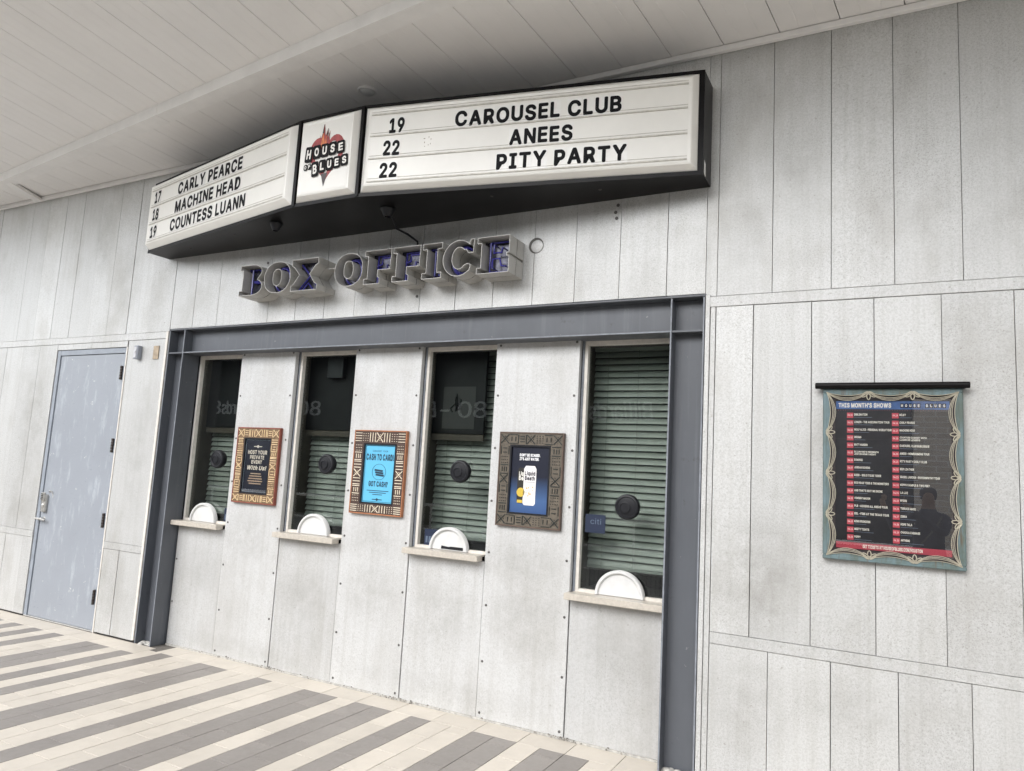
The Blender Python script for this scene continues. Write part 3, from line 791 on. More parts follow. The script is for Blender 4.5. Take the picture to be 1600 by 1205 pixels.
def tray(i, u0, u1, z0, z1, U0, U1, Z0, Z1, name, label):
    """vacuum formed face: base flange U,Z at the cabinet, raised face u,z 50 mm out"""
    mb = MB(); l = fvec(i)[2]
    rings = [((U0, U1, Z0, Z1), .004), ((U0+.002, U1-.002, Z0+.002, Z1-.002), .008), ((u0-.003, u1+.003, z0-.003, z1+.003), .047), ((u0+.006, u1-.006, z0+.006, z1-.006), .050), ((u0+.020, u1-.020, z0+.020, z1-.020), .0475)]
    V = []
    for (a, b, c, d), o in rings: V += [fpt(i, a, c, o), fpt(i, b, c, o), fpt(i, b, d, o), fpt(i, a, d, o)]
    F = []
    for r_ in range(len(rings)-1):
        for k in range(4): F.append((r_*4+k, r_*4+(k+1) % 4, r_*4+4+(k+1) % 4, r_*4+4+k))
    e = (len(rings)-1)*4; F.append((e, e+1, e+2, e+3))
    V += [fpt(i, U0, Z0, .001), fpt(i, U1, Z0, .001), fpt(i, U1, Z1, .001), fpt(i, U0, Z1, .001)]
    n = len(V)-4
    for k in range(4): F.append((n+k, n+(k+1) % 4, (k+1) % 4, k))
    F.append((n+3, n+2, n+1, n))
    mi = [0]*len(F); mb.add(V, F)
    o = mb.build(name, M['sign_white'], mq); o['label'] = label; return o
FL = tray(0, .020, 2.110, 3.425, 3.945, .014, 2.150, 3.382, 3.975, 'face_panel', 'white letter board listing shows dated 17, 18 and 19')
FM = tray(1, .066, .512, 3.412, 3.938, .020, .545, 3.382, 3.975, 'face_panel', 'white centre board with the heart and flame logo')
FRP = tray(2, .068, 2.147, 3.412, 3.938, .022, 2.183, 3.382, 3.975, 'face_panel', 'white letter board listing shows dated 19, 22 and 22')
ROWS = [3.770, 3.614, 3.458]
for i, face in ((0, FL), (2, FRP)):
    ua, ub = (.05, 2.085) if i == 0 else (.085, 2.125)
    for z in [ROWS[0]+.128, ROWS[0]-.020, ROWS[1]-.020, ROWS[2]-.020]:
        mb = MB()
        fbox(mb, i, ua, ub, z-.004, z+.004, .0470, .0535); fbox(mb, i, ua, ub, z+.018, z+.021, .0470, .0500)
        mb.build('letter_track', M['rail'], face)
def marquee_line(i, face, s_, u0, u1, z, h=.104):
    lay, tw_ = text_layout(s_, .05, .15, .44); sx = (u1-u0)/tw_
    d, n, l = fvec(i)
    for ch, x, vv, ff, wd in lay:
        mb = MB(); a = u0+x*sx; dz = random.uniform(-.003, .003)
        mg = .06*sx; fbox(mb, i, a-mg, a+wd*sx+mg, z-.014, z+h+.010, .0481, .0488, 1)
        mb.add([fpt(i, a+p[0]*sx, z+p[1]*h+dz, .0496+p[2]*.00008) for p in vv], ff, 0)
        mb.build('letter', [M['ink'], M['card']], face)
marquee_line(0, FL, '17', .105, .215, ROWS[0]+.005); marquee_line(0, FL, 'CARLY PEARCE', .520, 1.510, ROWS[0]+.005)
marquee_line(0, FL, '18', .098, .208, ROWS[1]+.005); marquee_line(0, FL, 'MACHINE HEAD', .500, 1.508, ROWS[1]+.005)
marquee_line(0, FL, '19', .090, .205, ROWS[2]+.005); marquee_line(0, FL, 'COUNTESS LUANN', .448, 1.600, ROWS[2]+.005)
marquee_line(2, FRP, '19', .218, .328, ROWS[0]-.008); marquee_line(2, FRP, 'CAROUSEL CLUB', .680, 1.740, ROWS[0]-.008)
marquee_line(2, FRP, '22', .186, .305, ROWS[1]-.006); marquee_line(2, FRP, 'ANEES', 1.050, 1.450, ROWS[1]-.006)
marquee_line(2, FRP, '22', .172, .298, ROWS[2]-.004); marquee_line(2, FRP, 'PITY PARTY', .974, 1.780, ROWS[2]-.004)
mb = MB()
for (u, z, w_, h_) in ((.47, 3.70, .012, .006), (.475, 3.672, .006, .010), (.505, 3.705, .004, .012), (.52, 3.690, .004, .012), (.503, 3.655, .005, .006), (.518, 3.66, .004, .010), (.478, 3.648, .006, .005)):
    fbox(mb, 2, u, u+w_, z, z+h_, .0476, .0482)
o = mb.build('adhesive_marks', plain('old adhesive', (.33, .30, .25), .7), FRP); o['kind'] = 'stuff'
# ---- centre logo
LOGO_RED = plain('logo red', (.30, .035, .035), .4, 0, .3, 30, 0); LOGO_OR = plain('logo flame', (.60, .17, .05), .4, 0, .3, 40, 0); LOGO_DK = plain('logo dark', (.03, .015, .015), .4)
def fpoly(mb, i, pts, o, mi=0, th=.0012):
    V = [fpt(i, u, z, o) for u, z in pts]; n = fvec(i)[1]
    m_ = len(V); mb.add(V+[v-n*th for v in V], [tuple(range(m_)), tuple(range(2*m_-1, m_-1, -1))]+[(k, (k+1) % m_, m_+(k+1) % m_, m_+k) for k in range(m_)], mi)
hz = MB()
cxu, czz = .297, 3.655
def heart(t, s_):
    x = 16*math.sin(t)**3; y = 13*math.cos(t)-5*math.cos(2*t)-2*math.cos(3*t)-math.cos(4*t); return cxu+.006+x*s_*.0096, czz+y*s_*(.0128 if y > 0 else .0108)+.002
N = 48
for k in range(N):
    t0, t1 = 2*math.pi*k/N, 2*math.pi*(k+1)/N
    fpoly(hz, 1, [heart(t0, 1.0), heart(t1, 1.0), heart(t1, .72), heart(t0, .72)], .0492)
fpoly(hz, 1, [(.268, 3.545), (.327, 3.545), (.297, 3.452)], .0497, 1)
hz.build('heart', [LOGO_RED, LOGO_DK], FM)
fl = MB()
for (u, z, w_, h_, mi, ln) in ((.266, 3.735, .050, .165, 0, .002), (.292, 3.745, .032, .120, 0, .010), (.240, 3.725, .026, .100, 0, -.004), (.312, 3.745, .022, .100, 0, .012), (.264, 3.735, .030, .12, 1, .002), (.290, 3.745, .012, .075, 1, .006)):
    o_ = .0512+mi*.0008+random.uniform(0, .0004)
    fpoly(fl, 1, [(u-w_*.5, z), (u+w_*.5, z), (u+w_*.55, z+h_*.3), (u+w_*.2, z+h_*.6), (u+ln, z+h_), (u-w_*.2, z+h_*.62), (u-w_*.55, z+h_*.3)], o_, mi)
for (u, z, h_) in ((.262, 3.835, .066), (.300, 3.82, .045)):
    fpoly(fl, 1, [(u-.007, z), (u+.007, z), (u+.004, z+h_*.5), (u+.005, z+h_), (u-.003, z+h_*.45)], .0528+random.uniform(0, .0003), 2)
fl.build('flame', [LOGO_RED, LOGO_OR, LOGO_DK], FM)
def logo_tile(u, z, w_, h_, ch, rot):
    mb = MB(); c, s_ = math.cos(rot), math.sin(rot)
    def q(a, b): return (u+(a*c-b*s_), z+(a*s_+b*c))
    b_ = .008; fpoly(mb, 1, [q(-w_/2+b_, -h_/2), q(w_/2-b_, -h_/2), q(w_/2, -h_/2+b_), q(w_/2, h_/2-b_), q(w_/2-b_, h_/2), q(-w_/2+b_, h_/2), q(-w_/2, h_/2-b_), q(-w_/2, -h_/2+b_)], .0545, 0)
    vv, ff, wd = glyph(ch, .05); sw = w_*.58/wd; sh = h_*.62
    n = fvec(1)[1]
    mb.add([fpt(1, *q((a-wd/2)*sw, (b-.5)*sh), .0551+l_*.00008) for a, b, l_ in vv], ff, 1)
    mb.build('logo_letter', [M['ink'], flat('logo white', (.75, .73, .68), .4)], FM)
for k, ch in enumerate('HOUSE'):
    logo_tile(.148+k*.0705, 3.706+[-.008, 0, .001, .004, .004][k], .066, [.112, .098, .096, .094, .09][k], ch, R(random.uniform(-4, 5)))
for k, ch in enumerate('OF'): logo_tile(.127+k*.035, 3.607+.003*k, .031, .044, ch, R(random.uniform(-5, 5)))
for k, ch in enumerate('BLUES'):
    logo_tile(.214+k*.064, 3.596+[-.012, .0, .005, .009, .016][k], .060, [.108, .092, .088, .084, .082][k], ch, R(random.uniform(-3, 6)))

# ================================================================== BOX OFFICE CHANNEL LETTERS
bs = thing('box_office_sign', 'deep grey channel letters reading BOX OFFICE with unlit blue neon tubes', 'sign', (-3.4, 0, 2.885))
def ell(cx, cy, rx, ry, a0, a1, n): return [(cx+rx*math.cos(R(a0+(a1-a0)*k/n)), cy+ry*math.sin(R(a0+(a1-a0)*k/n))) for k in range(n+1)]
def sup(cx, cy, rx, ry, a0, a1, n, e=.85):
    out = []
    for k in range(n+1):
        a = R(a0+(a1-a0)*k/n); c, s_ = math.cos(a), math.sin(a)
        out.append((cx+rx*math.copysign(abs(c)**e, c), cy+ry*math.copysign(abs(s_)**e, s_)))
    return out
SL = {
 'F': ([[(0, 0), (.60, 0), (.60, .17), (.52, .21), (.52, .40), (.97, .40), (1, 1), (0, 1), (0, .83), (.13, .83), (.13, .17), (0, .17)]],
       [[(.28, .08), (.28, .90), (.92, .90), (.92, .66)], [(.40, .10), (.40, .50), (.66, .50), (.66, .62)], [(.90, .80), (.52, .80), (.52, .62), (.34, .58)]]),
 'E': ([[(0, 0), (1, 0), (1, .45), (.93, .45), (.93, .52), (1, .52), (1, 1), (0, 1), (0, .83), (.13, .83), (.13, .17), (0, .17)]],
       [[(.25, .92), (.90, .92), (.90, .66)], [(.28, .9), (.28, .1), (.88, .08), (.90, .34)], [(.42, .82), (.42, .60), (.66, .60), (.68, .74)], [(.42, .18), (.42, .42), (.64, .42), (.70, .22), (.84, .2)]]),
 'I': ([[(0, 0), (1, 0), (1, .17), (.78, .17), (.78, .83), (1, .83), (1, 1), (0, 1), (0, .83), (.22, .83), (.22, .17), (0, .17)]],
       [[(.12, .92), (.88, .92), (.6, .80), (.60, .15), (.88, .08), (.12, .08)], [(.42, .85), (.42, .15)]]),
 'X': ([[(0, 0), (1, 0), (1, .17), (.90, .22), (.70, .50), (.90, .76), (1, .81), (1, 1), (0, 1), (0, .80), (.10, .74), (.30, .50), (.10, .22), (0, .17)]],
       [[(.10, .92), (.28, .74), (.5, .5), (.75, .2), (.9, .08)], [(.9, .92), (.7, .72), (.5, .5), (.25, .24), (.1, .08)], [(.3, .06), (.5, .28), (.7, .06)]]),
 'O': ([sup(.5, .5, .5, .5, 0, 360, 40, .9)[:-1], sup(.5, .5, .17, .27, 0, 360, 24, .8)[:-1]], [[(.5+.34*math.cos(R(a)), .5+.39*math.sin(R(a))) for a in range(20, 380, 15)], [(.5+.27*math.cos(R(a)), .5+.34*math.sin(R(a))) for a in range(-60, 120, 15)]]),
 'B': ([[(0, 0), (.56, 0)]+ell(.56, .27, .44, .27, -90, 60, 9)[1:]+[(.80, .53)]+ell(.55, .76, .40, .24, -35, 90, 9)+[(0, 1), (0, .83), (.13, .83), (.13, .17), (0, .17)]],
       [[(.1, .92), (.5, .92), (.80, .78), (.6, .56), (.30, .52)], [(.30, .9), (.30, .1), (.6, .07), (.86, .27), (.7, .46), (.4, .48)]]),
 'C': ([ell(.5, .5, .5, .5, 48, 312, 30)+[(.86, .12), (.90, .30), (.78, .34)]+ell(.52, .5, .22, .30, -45, -315, 22)+[(.74, .72), (.80, .62), (.97, .62), (.99, 1), (.88, 1), (.83, .90)]],
       [[(.5+.36*math.cos(R(a)), .5+.40*math.sin(R(a))) for a in range(45, 320, 15)], [(.5+.29*math.cos(R(a)), .5+.35*math.sin(R(a))) for a in range(60, 300, 15)]]),
}
LETT = [('B', -4.624, -4.372), ('O', -4.353, -4.076), ('X', -4.065, -3.799), ('O', -3.634, -3.371), ('F', -3.356, -3.117), ('F', -3.103, -2.867), ('I', -2.850, -2.690), ('C', -2.681, -2.434), ('E', -2.413, -2.171)]
LZ0, LZ1, LY0, LY1 = 2.887, 3.136, -.205, -.002; LYB = -.105
M['letter_back'] = plain('letter back plate', (.05, .05, .068), .25, .5, .8, 26, .4)
for ch, xa, xb in LETT:
    loops, neon = SL[ch]
    def q(p): return xa+p[0]*(xb-xa), LZ0+p[1]*(LZ1-LZ0)
    mb = MB(); th = .0032
    for li, lp_ in enumerate(loops):
        pts = [Vector(q(p)) for p in lp_]; n = len(pts)
        ar = sum(pts[k].x*pts[(k+1) % n].y-pts[(k+1) % n].x*pts[k].y for k in range(n))
        if ar < 0: pts = pts[::-1]
        ins = []
        for k in range(n):
            a, b, c = pts[k-1], pts[k], pts[(k+1) % n]
            d1 = (b-a).normalized(); d2 = (c-b).normalized(); n1 = Vector((-d1.y, d1.x)); n2 = Vector((-d2.y, d2.x))
            m_ = (n1+n2); m_ = m_.normalized() if m_.length > .2 else n1
            sc = th/max(.45, m_.dot(n1)); ins.append(b+m_*sc)
        V = []
        for ring, y in ((pts, LY0), (ins, LY0), (ins, LY1-.012), (pts, LY1)): V += [(p.x, y, p.y) for p in ring]
        F = []
        for r0, r1 in ((0, 1), (1, 2), (3, 0)):
            for k in range(n): F.append((r0*n+k, r0*n+(k+1) % n, r1*n+(k+1) % n, r1*n+k))
        mb.add(V, F)
    lo = mb.build('letter', M['chan'], bs); lo['label'] = 'channel letter '+ch+' of the BOX OFFICE sign'
    # back plate: filled outline
    bm = bmesh.new(); ed = []
    for lp_ in loops:
        vs_ = [bm.verts.new((q(p)[0], LYB, q(p)[1])) for p in lp_]
        ed += [bm.edges.new((vs_[k], vs_[(k+1) % len(vs_)])) for k in range(len(vs_))]
    bmesh.ops.triangle_fill(bm, use_beauty=True, use_dissolve=False, edges=ed)
    ex = bmesh.ops.extrude_face_region(bm, geom=bm.faces[:]); bmesh.ops.translate(bm, verts=[v for v in ex['geom'] if isinstance(v, bmesh.types.BMVert)], vec=(0, .006, 0))
    bmesh.ops.recalc_face_normals(bm, faces=bm.faces)
    off = parent_loc(lo); bmesh.ops.translate(bm, verts=bm.verts, vec=-off)
    me = bpy.data.meshes.new('back_plate'); bm.to_mesh(me); bm.free(); me.materials.append(M['letter_back'])
    o = bpy.data.objects.new('back_plate', me); C.objects.link(o); o.parent = lo
    for j, ln in enumerate(neon):
        mb = MB(); yy = LYB-.022-.014*j
        mb.tube([(q(p)[0], yy, q(p)[1]) for p in ln],   .0068, 8)
        mb.tube([(q(ln[0])[0], yy, q(ln[0])[1]), (q(ln[0])[0], LYB, q(ln[0])[1])], .005, 8); mb.tube([(q(ln[-1])[0], yy, q(ln[-1])[1]), (q(ln[-1])[0], LYB, q(ln[-1])[1])], .005, 8)
        mb.build('neon_tube', M['neon'], lo)
c = MB(); c.tube([(-3.80, -.10, 3.07), (-3.64, -.10, 3.07)], .006, 8); c.build('conduit', M['chan'], bs)

# ================================================================== FRAMED SCREENS
def carved_screen(label, x0, x1, z0, z1, ix0, ix1, iz0, iz1, cols, seed, kind):
    yb = DP-.0005; yf = DP-.026
    t = thing('framed_screen', label, 'framed screen', ((x0+x1)/2, DP, z0), 'carved framed screens between the ticket windows')
    mf = plain('carved frame ground '+kind, cols[0], .6, 0, .3, 30, .3); mr = plain('carved relief '+kind, cols[1], .5, 0, .22, 60, .2); me_ = plain('frame edge '+kind, cols[2], .55, 0, .25, 25, .2)
    f = MB()
    for a, b, c, d in ((x0, x1, z1-(z1-iz1)+.004, z1), (x0, x1, z0, iz0-.004), (x0, ix0-.004, iz0-.0035, iz1+.0035), (ix1+.004, x1, iz0-.0035, iz1+.0035)):
        f.box(a, b, yf, yb, c, d, 0)
    f.build('frame', mf, t)
    e = MB(); ew = .007
    for a, b, c, d in ((x0-.002, x0+ew, z0-.002, z1+.002), (x1-ew, x1+.002, z0-.002, z1+.002), (x0+ew, x1-ew, z0-.002, z0+ew), (x0+ew, x1-ew, z1-ew, z1+.002)): e.box(a, b, yf-.004, yb+.0003, c, d, bev=.0015)
    e.build('edge_moulding', me_, t)
    rv = MB(); rr = random.Random(seed); hh = .0045 if kind != 'green' else .004
    ww = .0055
    def bar(a, b, w_=ww): rv.bar((a[0], yf, a[1]), (b[0], yf, b[1]), w_, hh, (0, -1, 0))
    def cell(cx, cz, L_, W_, horiz, m):
        # local coords: s along the run, r across
        def P(s_, r_): return (cx+s_, cz+r_) if horiz else (cx+r_, cz+s_)
        l, w_ = L_/2*.90, W_/2*.84
        if m == 'X':
            bar(P(-l, -w_), P(l, w_)); bar(P(-l, w_), P(l, -w_))
            for s_, r_ in ((0, .6), (0, -.6), (.6, 0), (-.6, 0)): bar(P(s_*l-.002, r_*w_), P(s_*l+.002, r_*w_), .005)
        elif m == '|||':
            for k in (-.8, 0, .8): bar(P(k*l, -w_), P(k*l, w_))
        elif m == '===':
            for k in (-.85, -.28, .28, .85): bar(P(-l, k*w_), P(l, k*w_), .005)
        elif m == 'E':
            bar(P(-l, -w_), P(-l, w_)); bar(P(l, -w_), P(l, w_))
            for k in (-.55, .05, .6): bar(P(-l*.55, k*w_), P(l*.55, k*w_), .005)
        elif m == '..':
            for a in (-.7, 0, .7):
                for b in (-.75, -.25, .25, .75): bar(P(a*l-.0028, b*w_), P(a*l+.0028, b*w_), .0048)
        elif m == '()':
            bar(P(-l, -w_), P(l, -w_), .0045); bar(P(-l, w_), P(l, w_), .0045)
            for k in (-.5, .5): bar(P(k*l, -w_*.5), P(k*l, w_*.5), .005)
    def run(a, b, c, W_, horiz, ms):
        L_ = (b-a)/len(ms)
        for k, m in enumerate(ms):
            s_ = a+(k+.5)*L_
            if horiz: cell(s_, c, L_, W_, True, m)
            else: cell(c, s_, L_, W_, False, m)
    mt = {'gold': ['X', 'E', '|||', 'X', '|||', 'E', 'X'], 'wood': ['===', '..', '|||', 'X', '|||', '..', '==='], 'green': ['X', '()', 'E', 'X', '..', '()', 'X']}[kind]
    ms = {'gold': ['|||', '()', 'E', '|||', 'X', '()', '|||', '..', 'E'], 'wood': ['..', 'E', '|||', 'X', '|||', 'E', '..'], 'green': ['E', '..', '()', 'X', 'E', '..', '()']}[kind]
    Wt = z1-iz1-2*ew-.004; Wb = iz0-z0-2*ew-.004; Wl = ix0-x0-2*ew-.004; Wr = x1-ix1-2*ew-.004
    run(x0+ew, x1-ew, (z1-ew+iz1+.006)/2, Wt, True, mt); run(x0+ew, x1-ew, (z0+ew+iz0-.006)/2, Wb, True, mt)
    run(iz0, iz1, (x0+ew+ix0-.006)/2, Wl, False, ms); run(iz0, iz1, (x1-ew+ix1+.006)/2, Wr, False, ms[::-1])
    o = rv.build('carving', mr, t); o['kind'] = 'stuff'
    bz = MB()
    for a, b, c, d in ((ix0-.006, ix0+.006, iz0-.006, iz1+.006), (ix1-.006, ix1+.006, iz0-.006, iz1+.006), (ix0+.006, ix1-.006, iz0-.006, iz0+.006), (ix0+.006, ix1-.006, iz1-.006, iz1+.006)): bz.box(a, b, yf-.001, yb-.001, c, d)
    bz.build('bezel', M['black_plastic'], t)
    return t, yb-.014
# -- tan frame: private event card
t, ys = carved_screen('tan carved frame with dark HOST YOUR PRIVATE EVENT card right of the first window', -4.822, -4.346, 1.243, 1.857, -4.735, -4.440, 1.322, 1.768, ((.15, .09, .045), (.64, .48, .28), (.20, .05, .03)), 1, 'gold')
s_ = bx('card', flat('navy card', (.012, .015, .026), .35), t, -4.733, -4.442, ys, ys+.006, 1.324, 1.766)
tx = MB(); cx = -4.588; yt = ys-.0008
put_text(tx, 'HOST YOUR', (cx, yt, 1.640), X3, Z3, .033, .215, align='c'); put_text(tx, 'PRIVATE', (cx, yt, 1.600), X3, Z3, .031, .160, align='c'); put_text(tx, 'EVENT', (cx, yt, 1.562), X3, Z3, .030, .120, align='c')
put_text(tx, 'With Us!', (cx, yt, 1.512), X3, Z3, .036, .215, align='c', shear=.25, off=.05)
tx.box(cx-.045, cx+.045, yt-.0003, yt, 1.700, 1.707); tx.lathe((cx, yt, 1.7035), (0, -1, 0), [(.012, 0), (.012, .0004)], 14)
tx.build('card_text', flat('cream print', (.62, .58, .48), .5), s_)
tx = MB()
for k, w_ in enumerate((.115, .135, .150, .165, .135)): tx.box(cx-w_/2, cx+w_/2, yt-.0003, yt, 1.478-k*.020, 1.487-k*.020)
tx.build('small_print', flat('tan print', (.36, .27, .18), .5), s_)
tx = MB()
for a, b, c, d in ((-4.724, -4.722, 1.334, 1.757), (-4.453, -4.451, 1.334, 1.757), (-4.722, -4.453, 1.334, 1.336), (-4.722, -4.453, 1.755, 1.757)): tx.box(a, b, yt-.0003, yt, c, d)
tx.build('border_line', flat('pale line', (.34, .42, .48), .5), s_)
bx('glazing', M['poster_glass'], t, -4.733, -4.442, ys-.0065, ys-.0045, 1.324, 1.766)
# -- wood frame: cash screen
t, ys = carved_screen('orange wood carved frame with a bright blue CASH TO CARD screen', -3.577, -3.100, 1.246, 1.860, -3.482, -3.190, 1.326, 1.760, ((.055, .030, .022), (.66, .58, .45), (.33, .13, .055)), 2, 'wood')
s_ = bx('screen', flat('lit blue screen', (.11, .40, .60), .3, .03), t, -3.480, -3.192, ys, ys+.006, 1.328, 1.758)
tx = MB(); cx = -3.336; yt = ys-.0008
put_text(tx, 'CONVERT YOUR', (cx, yt, 1.703), X3, Z3, .012, .140, align='c', off=0.0)
put_text(tx, 'CASH TO CARD!', (cx, yt, 1.640), X3, Z3, .048, .250, align='c'); put_text(tx, 'GOT CASH?', (cx, yt, 1.448), X3, Z3, .040, .175, align='c')
for k, w_ in enumerate((.20, .155, .09)): tx.box(cx-w_/2, cx+w_/2, yt-.0003, yt, 1.416-k*.014, 1.421-k*.014)
NAVY = flat('screen navy', (.012, .035, .06), .4)
tx.build('screen_text', NAVY, s_); tx = MB(); tx.box(cx-.045, cx+.045, yt-.0003, yt, 1.352, 1.358); tx.lathe((cx, yt, 1.355), (0, -1, 0), [(.010, 0), (.010, .0004)], 14)
tx.build('screen_emblem', NAVY, s_); tx = MB()
for k in range(3): tx.bar((cx-.040+k*.006, yt, 1.570-k*.017), (cx+.035+k*.006, yt, 1.564-k*.017), .014, .0004, (0, -1, 0))
o = tx.build('cash_icon', NAVY, s_)
tx = MB(); tx.tube([(cx+.062*math.cos(R(a)), yt, 1.556+.058*math.sin(R(a))) for a in range(0, 360, 12)], .0015, 5, closed=True)
for a, b, c, d in ((-3.470, -3.467, 1.337, 1.749), (-3.205, -3.202, 1.337, 1.749), (-3.467, -3.205, 1.337, 1.340), (-3.467, -3.205, 1.746, 1.749)): tx.box(a, b, yt-.0003, yt, c, d)
tx.build('screen_border', flat('screen line', (.02, .08, .12), .4), s_)
# -- green-black frame: drink advertisement
t, ys = carved_screen('dark green and brown carved frame with a drink can advertisement right of the third window', -2.330, -1.864, 1.256, 1.873, -2.244, -1.957, 1.342, 1.785, ((.095, .078, .057), (.006, .010, .008), (.085, .055, .04)), 3, 'green')
def ad_mat():
    m, n, b = new_mat('dark blue screen picture')
    g = n.nodes.new('ShaderNodeNewGeometry'); s2 = n.nodes.new('ShaderNodeSeparateXYZ'); L(n, g.outputs['Position'], s2.inputs[0])
    f = mth(n, 'DIVIDE', mth(n, 'SUBTRACT', s2.outputs[2], 1.342), .44)
    r_ = n.nodes.new('ShaderNodeValToRGB'); e = r_.color_ramp.elements
    e[0].position = 0; e[0].color = (.035, .075, .19, 1); e[1].position = .55; e[1].color = (.012, .014, .025, 1)
    q = e.new(.2); q.color = (.05, .10, .22, 1)
    L(n, f, r_.inputs[0]); L(n, r_.outputs[0], b.inputs['Base Color']); L(n, r_.outputs[0], b.inputs['Emission Color']); b.inputs['Emission Strength'].default_value = .05; b.inputs['Roughness'].default_value = .3
    return m
s_ = bx('screen', ad_mat(), t, -2.242, -1.959, ys, ys+.006, 1.344, 1.783)
tx = MB(); yt = ys-.0008
put_text(tx, "DON'T BE SCARED.", (-2.105, yt, 1.715), X3, Z3, .019, .150, align='c'); put_text(tx, "IT'S JUST WATER.", (-2.108, yt, 1.690), X3, Z3, .019, .142, align='c')
tx.build('advert_text', flat('advert white', (.8, .8, .8), .4, .05), s_)
def can(x0, x1, z0, z1, y, cols, parent, nm):
    w_ = (x1-x0); mb = MB(); P_ = [(x0+w_*.12, z0), (x1-w_*.12, z0), (x1, z0+w_*.14), (x1, z1-w_*.22), (x1-w_*.14, z1), (x0+w_*.14, z1), (x0, z1-w_*.22), (x0, z0+w_*.14)]
    V = [(x, y, z) for x, z in P_]; mb.add(V+[(x, y+.0005, z) for x, z in P_], [tuple(range(8)), tuple(range(15, 7, -1))]); return mb.build(nm, cols, parent)
k1 = can(-2.188, -2.108, 1.408, 1.640, yt, flat('can black', (.02, .018, .015), .4, .02), s_, 'advert_can')
k2 = can(-2.142, -2.052, 1.398, 1.655, yt-.0008, flat('can white', (.66, .64, .64), .4, .04), s_, 'advert_can')
tx = MB(); put_text(tx, 'Liqu', (-2.178, yt-.0006, 1.588), X3, Z3, .028, .046); put_text(tx, 'De', (-2.178, yt-.0006, 1.558), X3, Z3, .028, .034)
tx.build('can_text', flat('can print white', (.7, .68, .62), .4, .04), s_)
tx = MB(); tx.lathe((-2.160, yt-.0006, 1.480), (0, -1, 0), [(.030, 0), (.030, .0002)], 16); tx.box(-2.184, -2.145, yt-.0008, yt-.0006, 1.411, 1.430)
tx.build('can_gold', flat('can gold', (.50, .36, .05), .4, .04), s_)
tx = MB(); put_text(tx, 'Liquid', (-2.135, yt-.0016, 1.592), X3, Z3, .028, .076); put_text(tx, 'Death', (-2.133, yt-.0016, 1.560), X3, Z3, .028, .072); tx.box(-2.135, -2.06, yt-.0018, yt-.0016, 1.548, 1.550)
tx.build('can_text', flat('can print black', (.02, .02, .03), .4), s_)
tx = MB(); rr = random.Random(2)
for k in range(12): 
    a_, b_ = rr.uniform(-.024, .024), rr.uniform(-.035, .035); tx.lathe((-2.097+a_, yt-.0017, 1.485+b_), (0, -1, 0), [(rr.uniform(.003, .008), 0), (.002, .0003)], 8)
tx.build('can_emblem', flat('can gold pale', (.52, .38, .20), .4, .03), s_)

# ================================================================== SHOW POSTER
ps = thing('show_poster', "framed THIS MONTH'S SHOWS concert list poster on the right wall", 'poster', (0, 0, 1.253))
px0, px1, pz0, pz1 = -.315, .318, 1.254, 2.136
ix0, ix1, iz0, iz1 = -.254, .262, 1.312, 2.078
def teal():
    m, n, b = new_mat('verdigris frame'); p_ = pos(n)
    c = mixc(n, ramp(n, noise(n, pos(n, (1, 1, .35)), 14, 6, .7), .4, (0, 0, 0), .62, (1, 1, 1)), (.075, .10, .085), (.11, .165, .18))
    c = mixc(n, ramp(n, noise(n, pos(n, (1, 1, .12)), 40, 3), .6, (0, 0, 0), .75, (1, 1, 1)), c, (.09, .07, .045))
    L(n, c, b.inputs['Base Color']); b.inputs['Roughness'].default_value = .55; bump(n, b, noise(n, p_, 60, 4), .3, .002); return m
M['teal'] = teal()
f = MB(); fw = .022
for a, b, c, d in ((px0, px1, pz1-fw, pz1), (px0, px1, pz0, pz0+fw), (px0, px0+fw, pz0+fw, pz1-fw), (px1-fw, px1, pz0+fw, pz1-fw)): f.box(a, b, -.040, -.0015, c, d, bev=.004)
f.build('frame', M['teal'], ps)
bx('mat_board', plain('dark mat', (.030, .022, .024), .6), ps, px0+fw-.002, px1-fw+.002, -.022, -.0018, pz0+fw-.002, pz1-fw+.002)
mb = MB(); mb.tube([(-.352, -.052, 2.150), (-.349, -.052, 2.150), (.344, -.052, 2.150), (.347, -.052, 2.150)], [.013, .0165, .0165, .013], 14); mb.box(-.33, .33, -.052, -.002, 2.1365, 2.150); mb.build('top_bar', M['black_paint'], ps)
scw = MB(); fld = MB()
def arc_pts(a, b, sag, nrm, n=10): 
    a = Vector(a); b = Vector(b); nv = Vector(nrm)
    return [(lambda p: (p.x, -.0245, p.y))(a.lerp(b, k/n)+nv*(sag*math.sin(math.pi*k/n)**.8)) for k in range(n+1)]
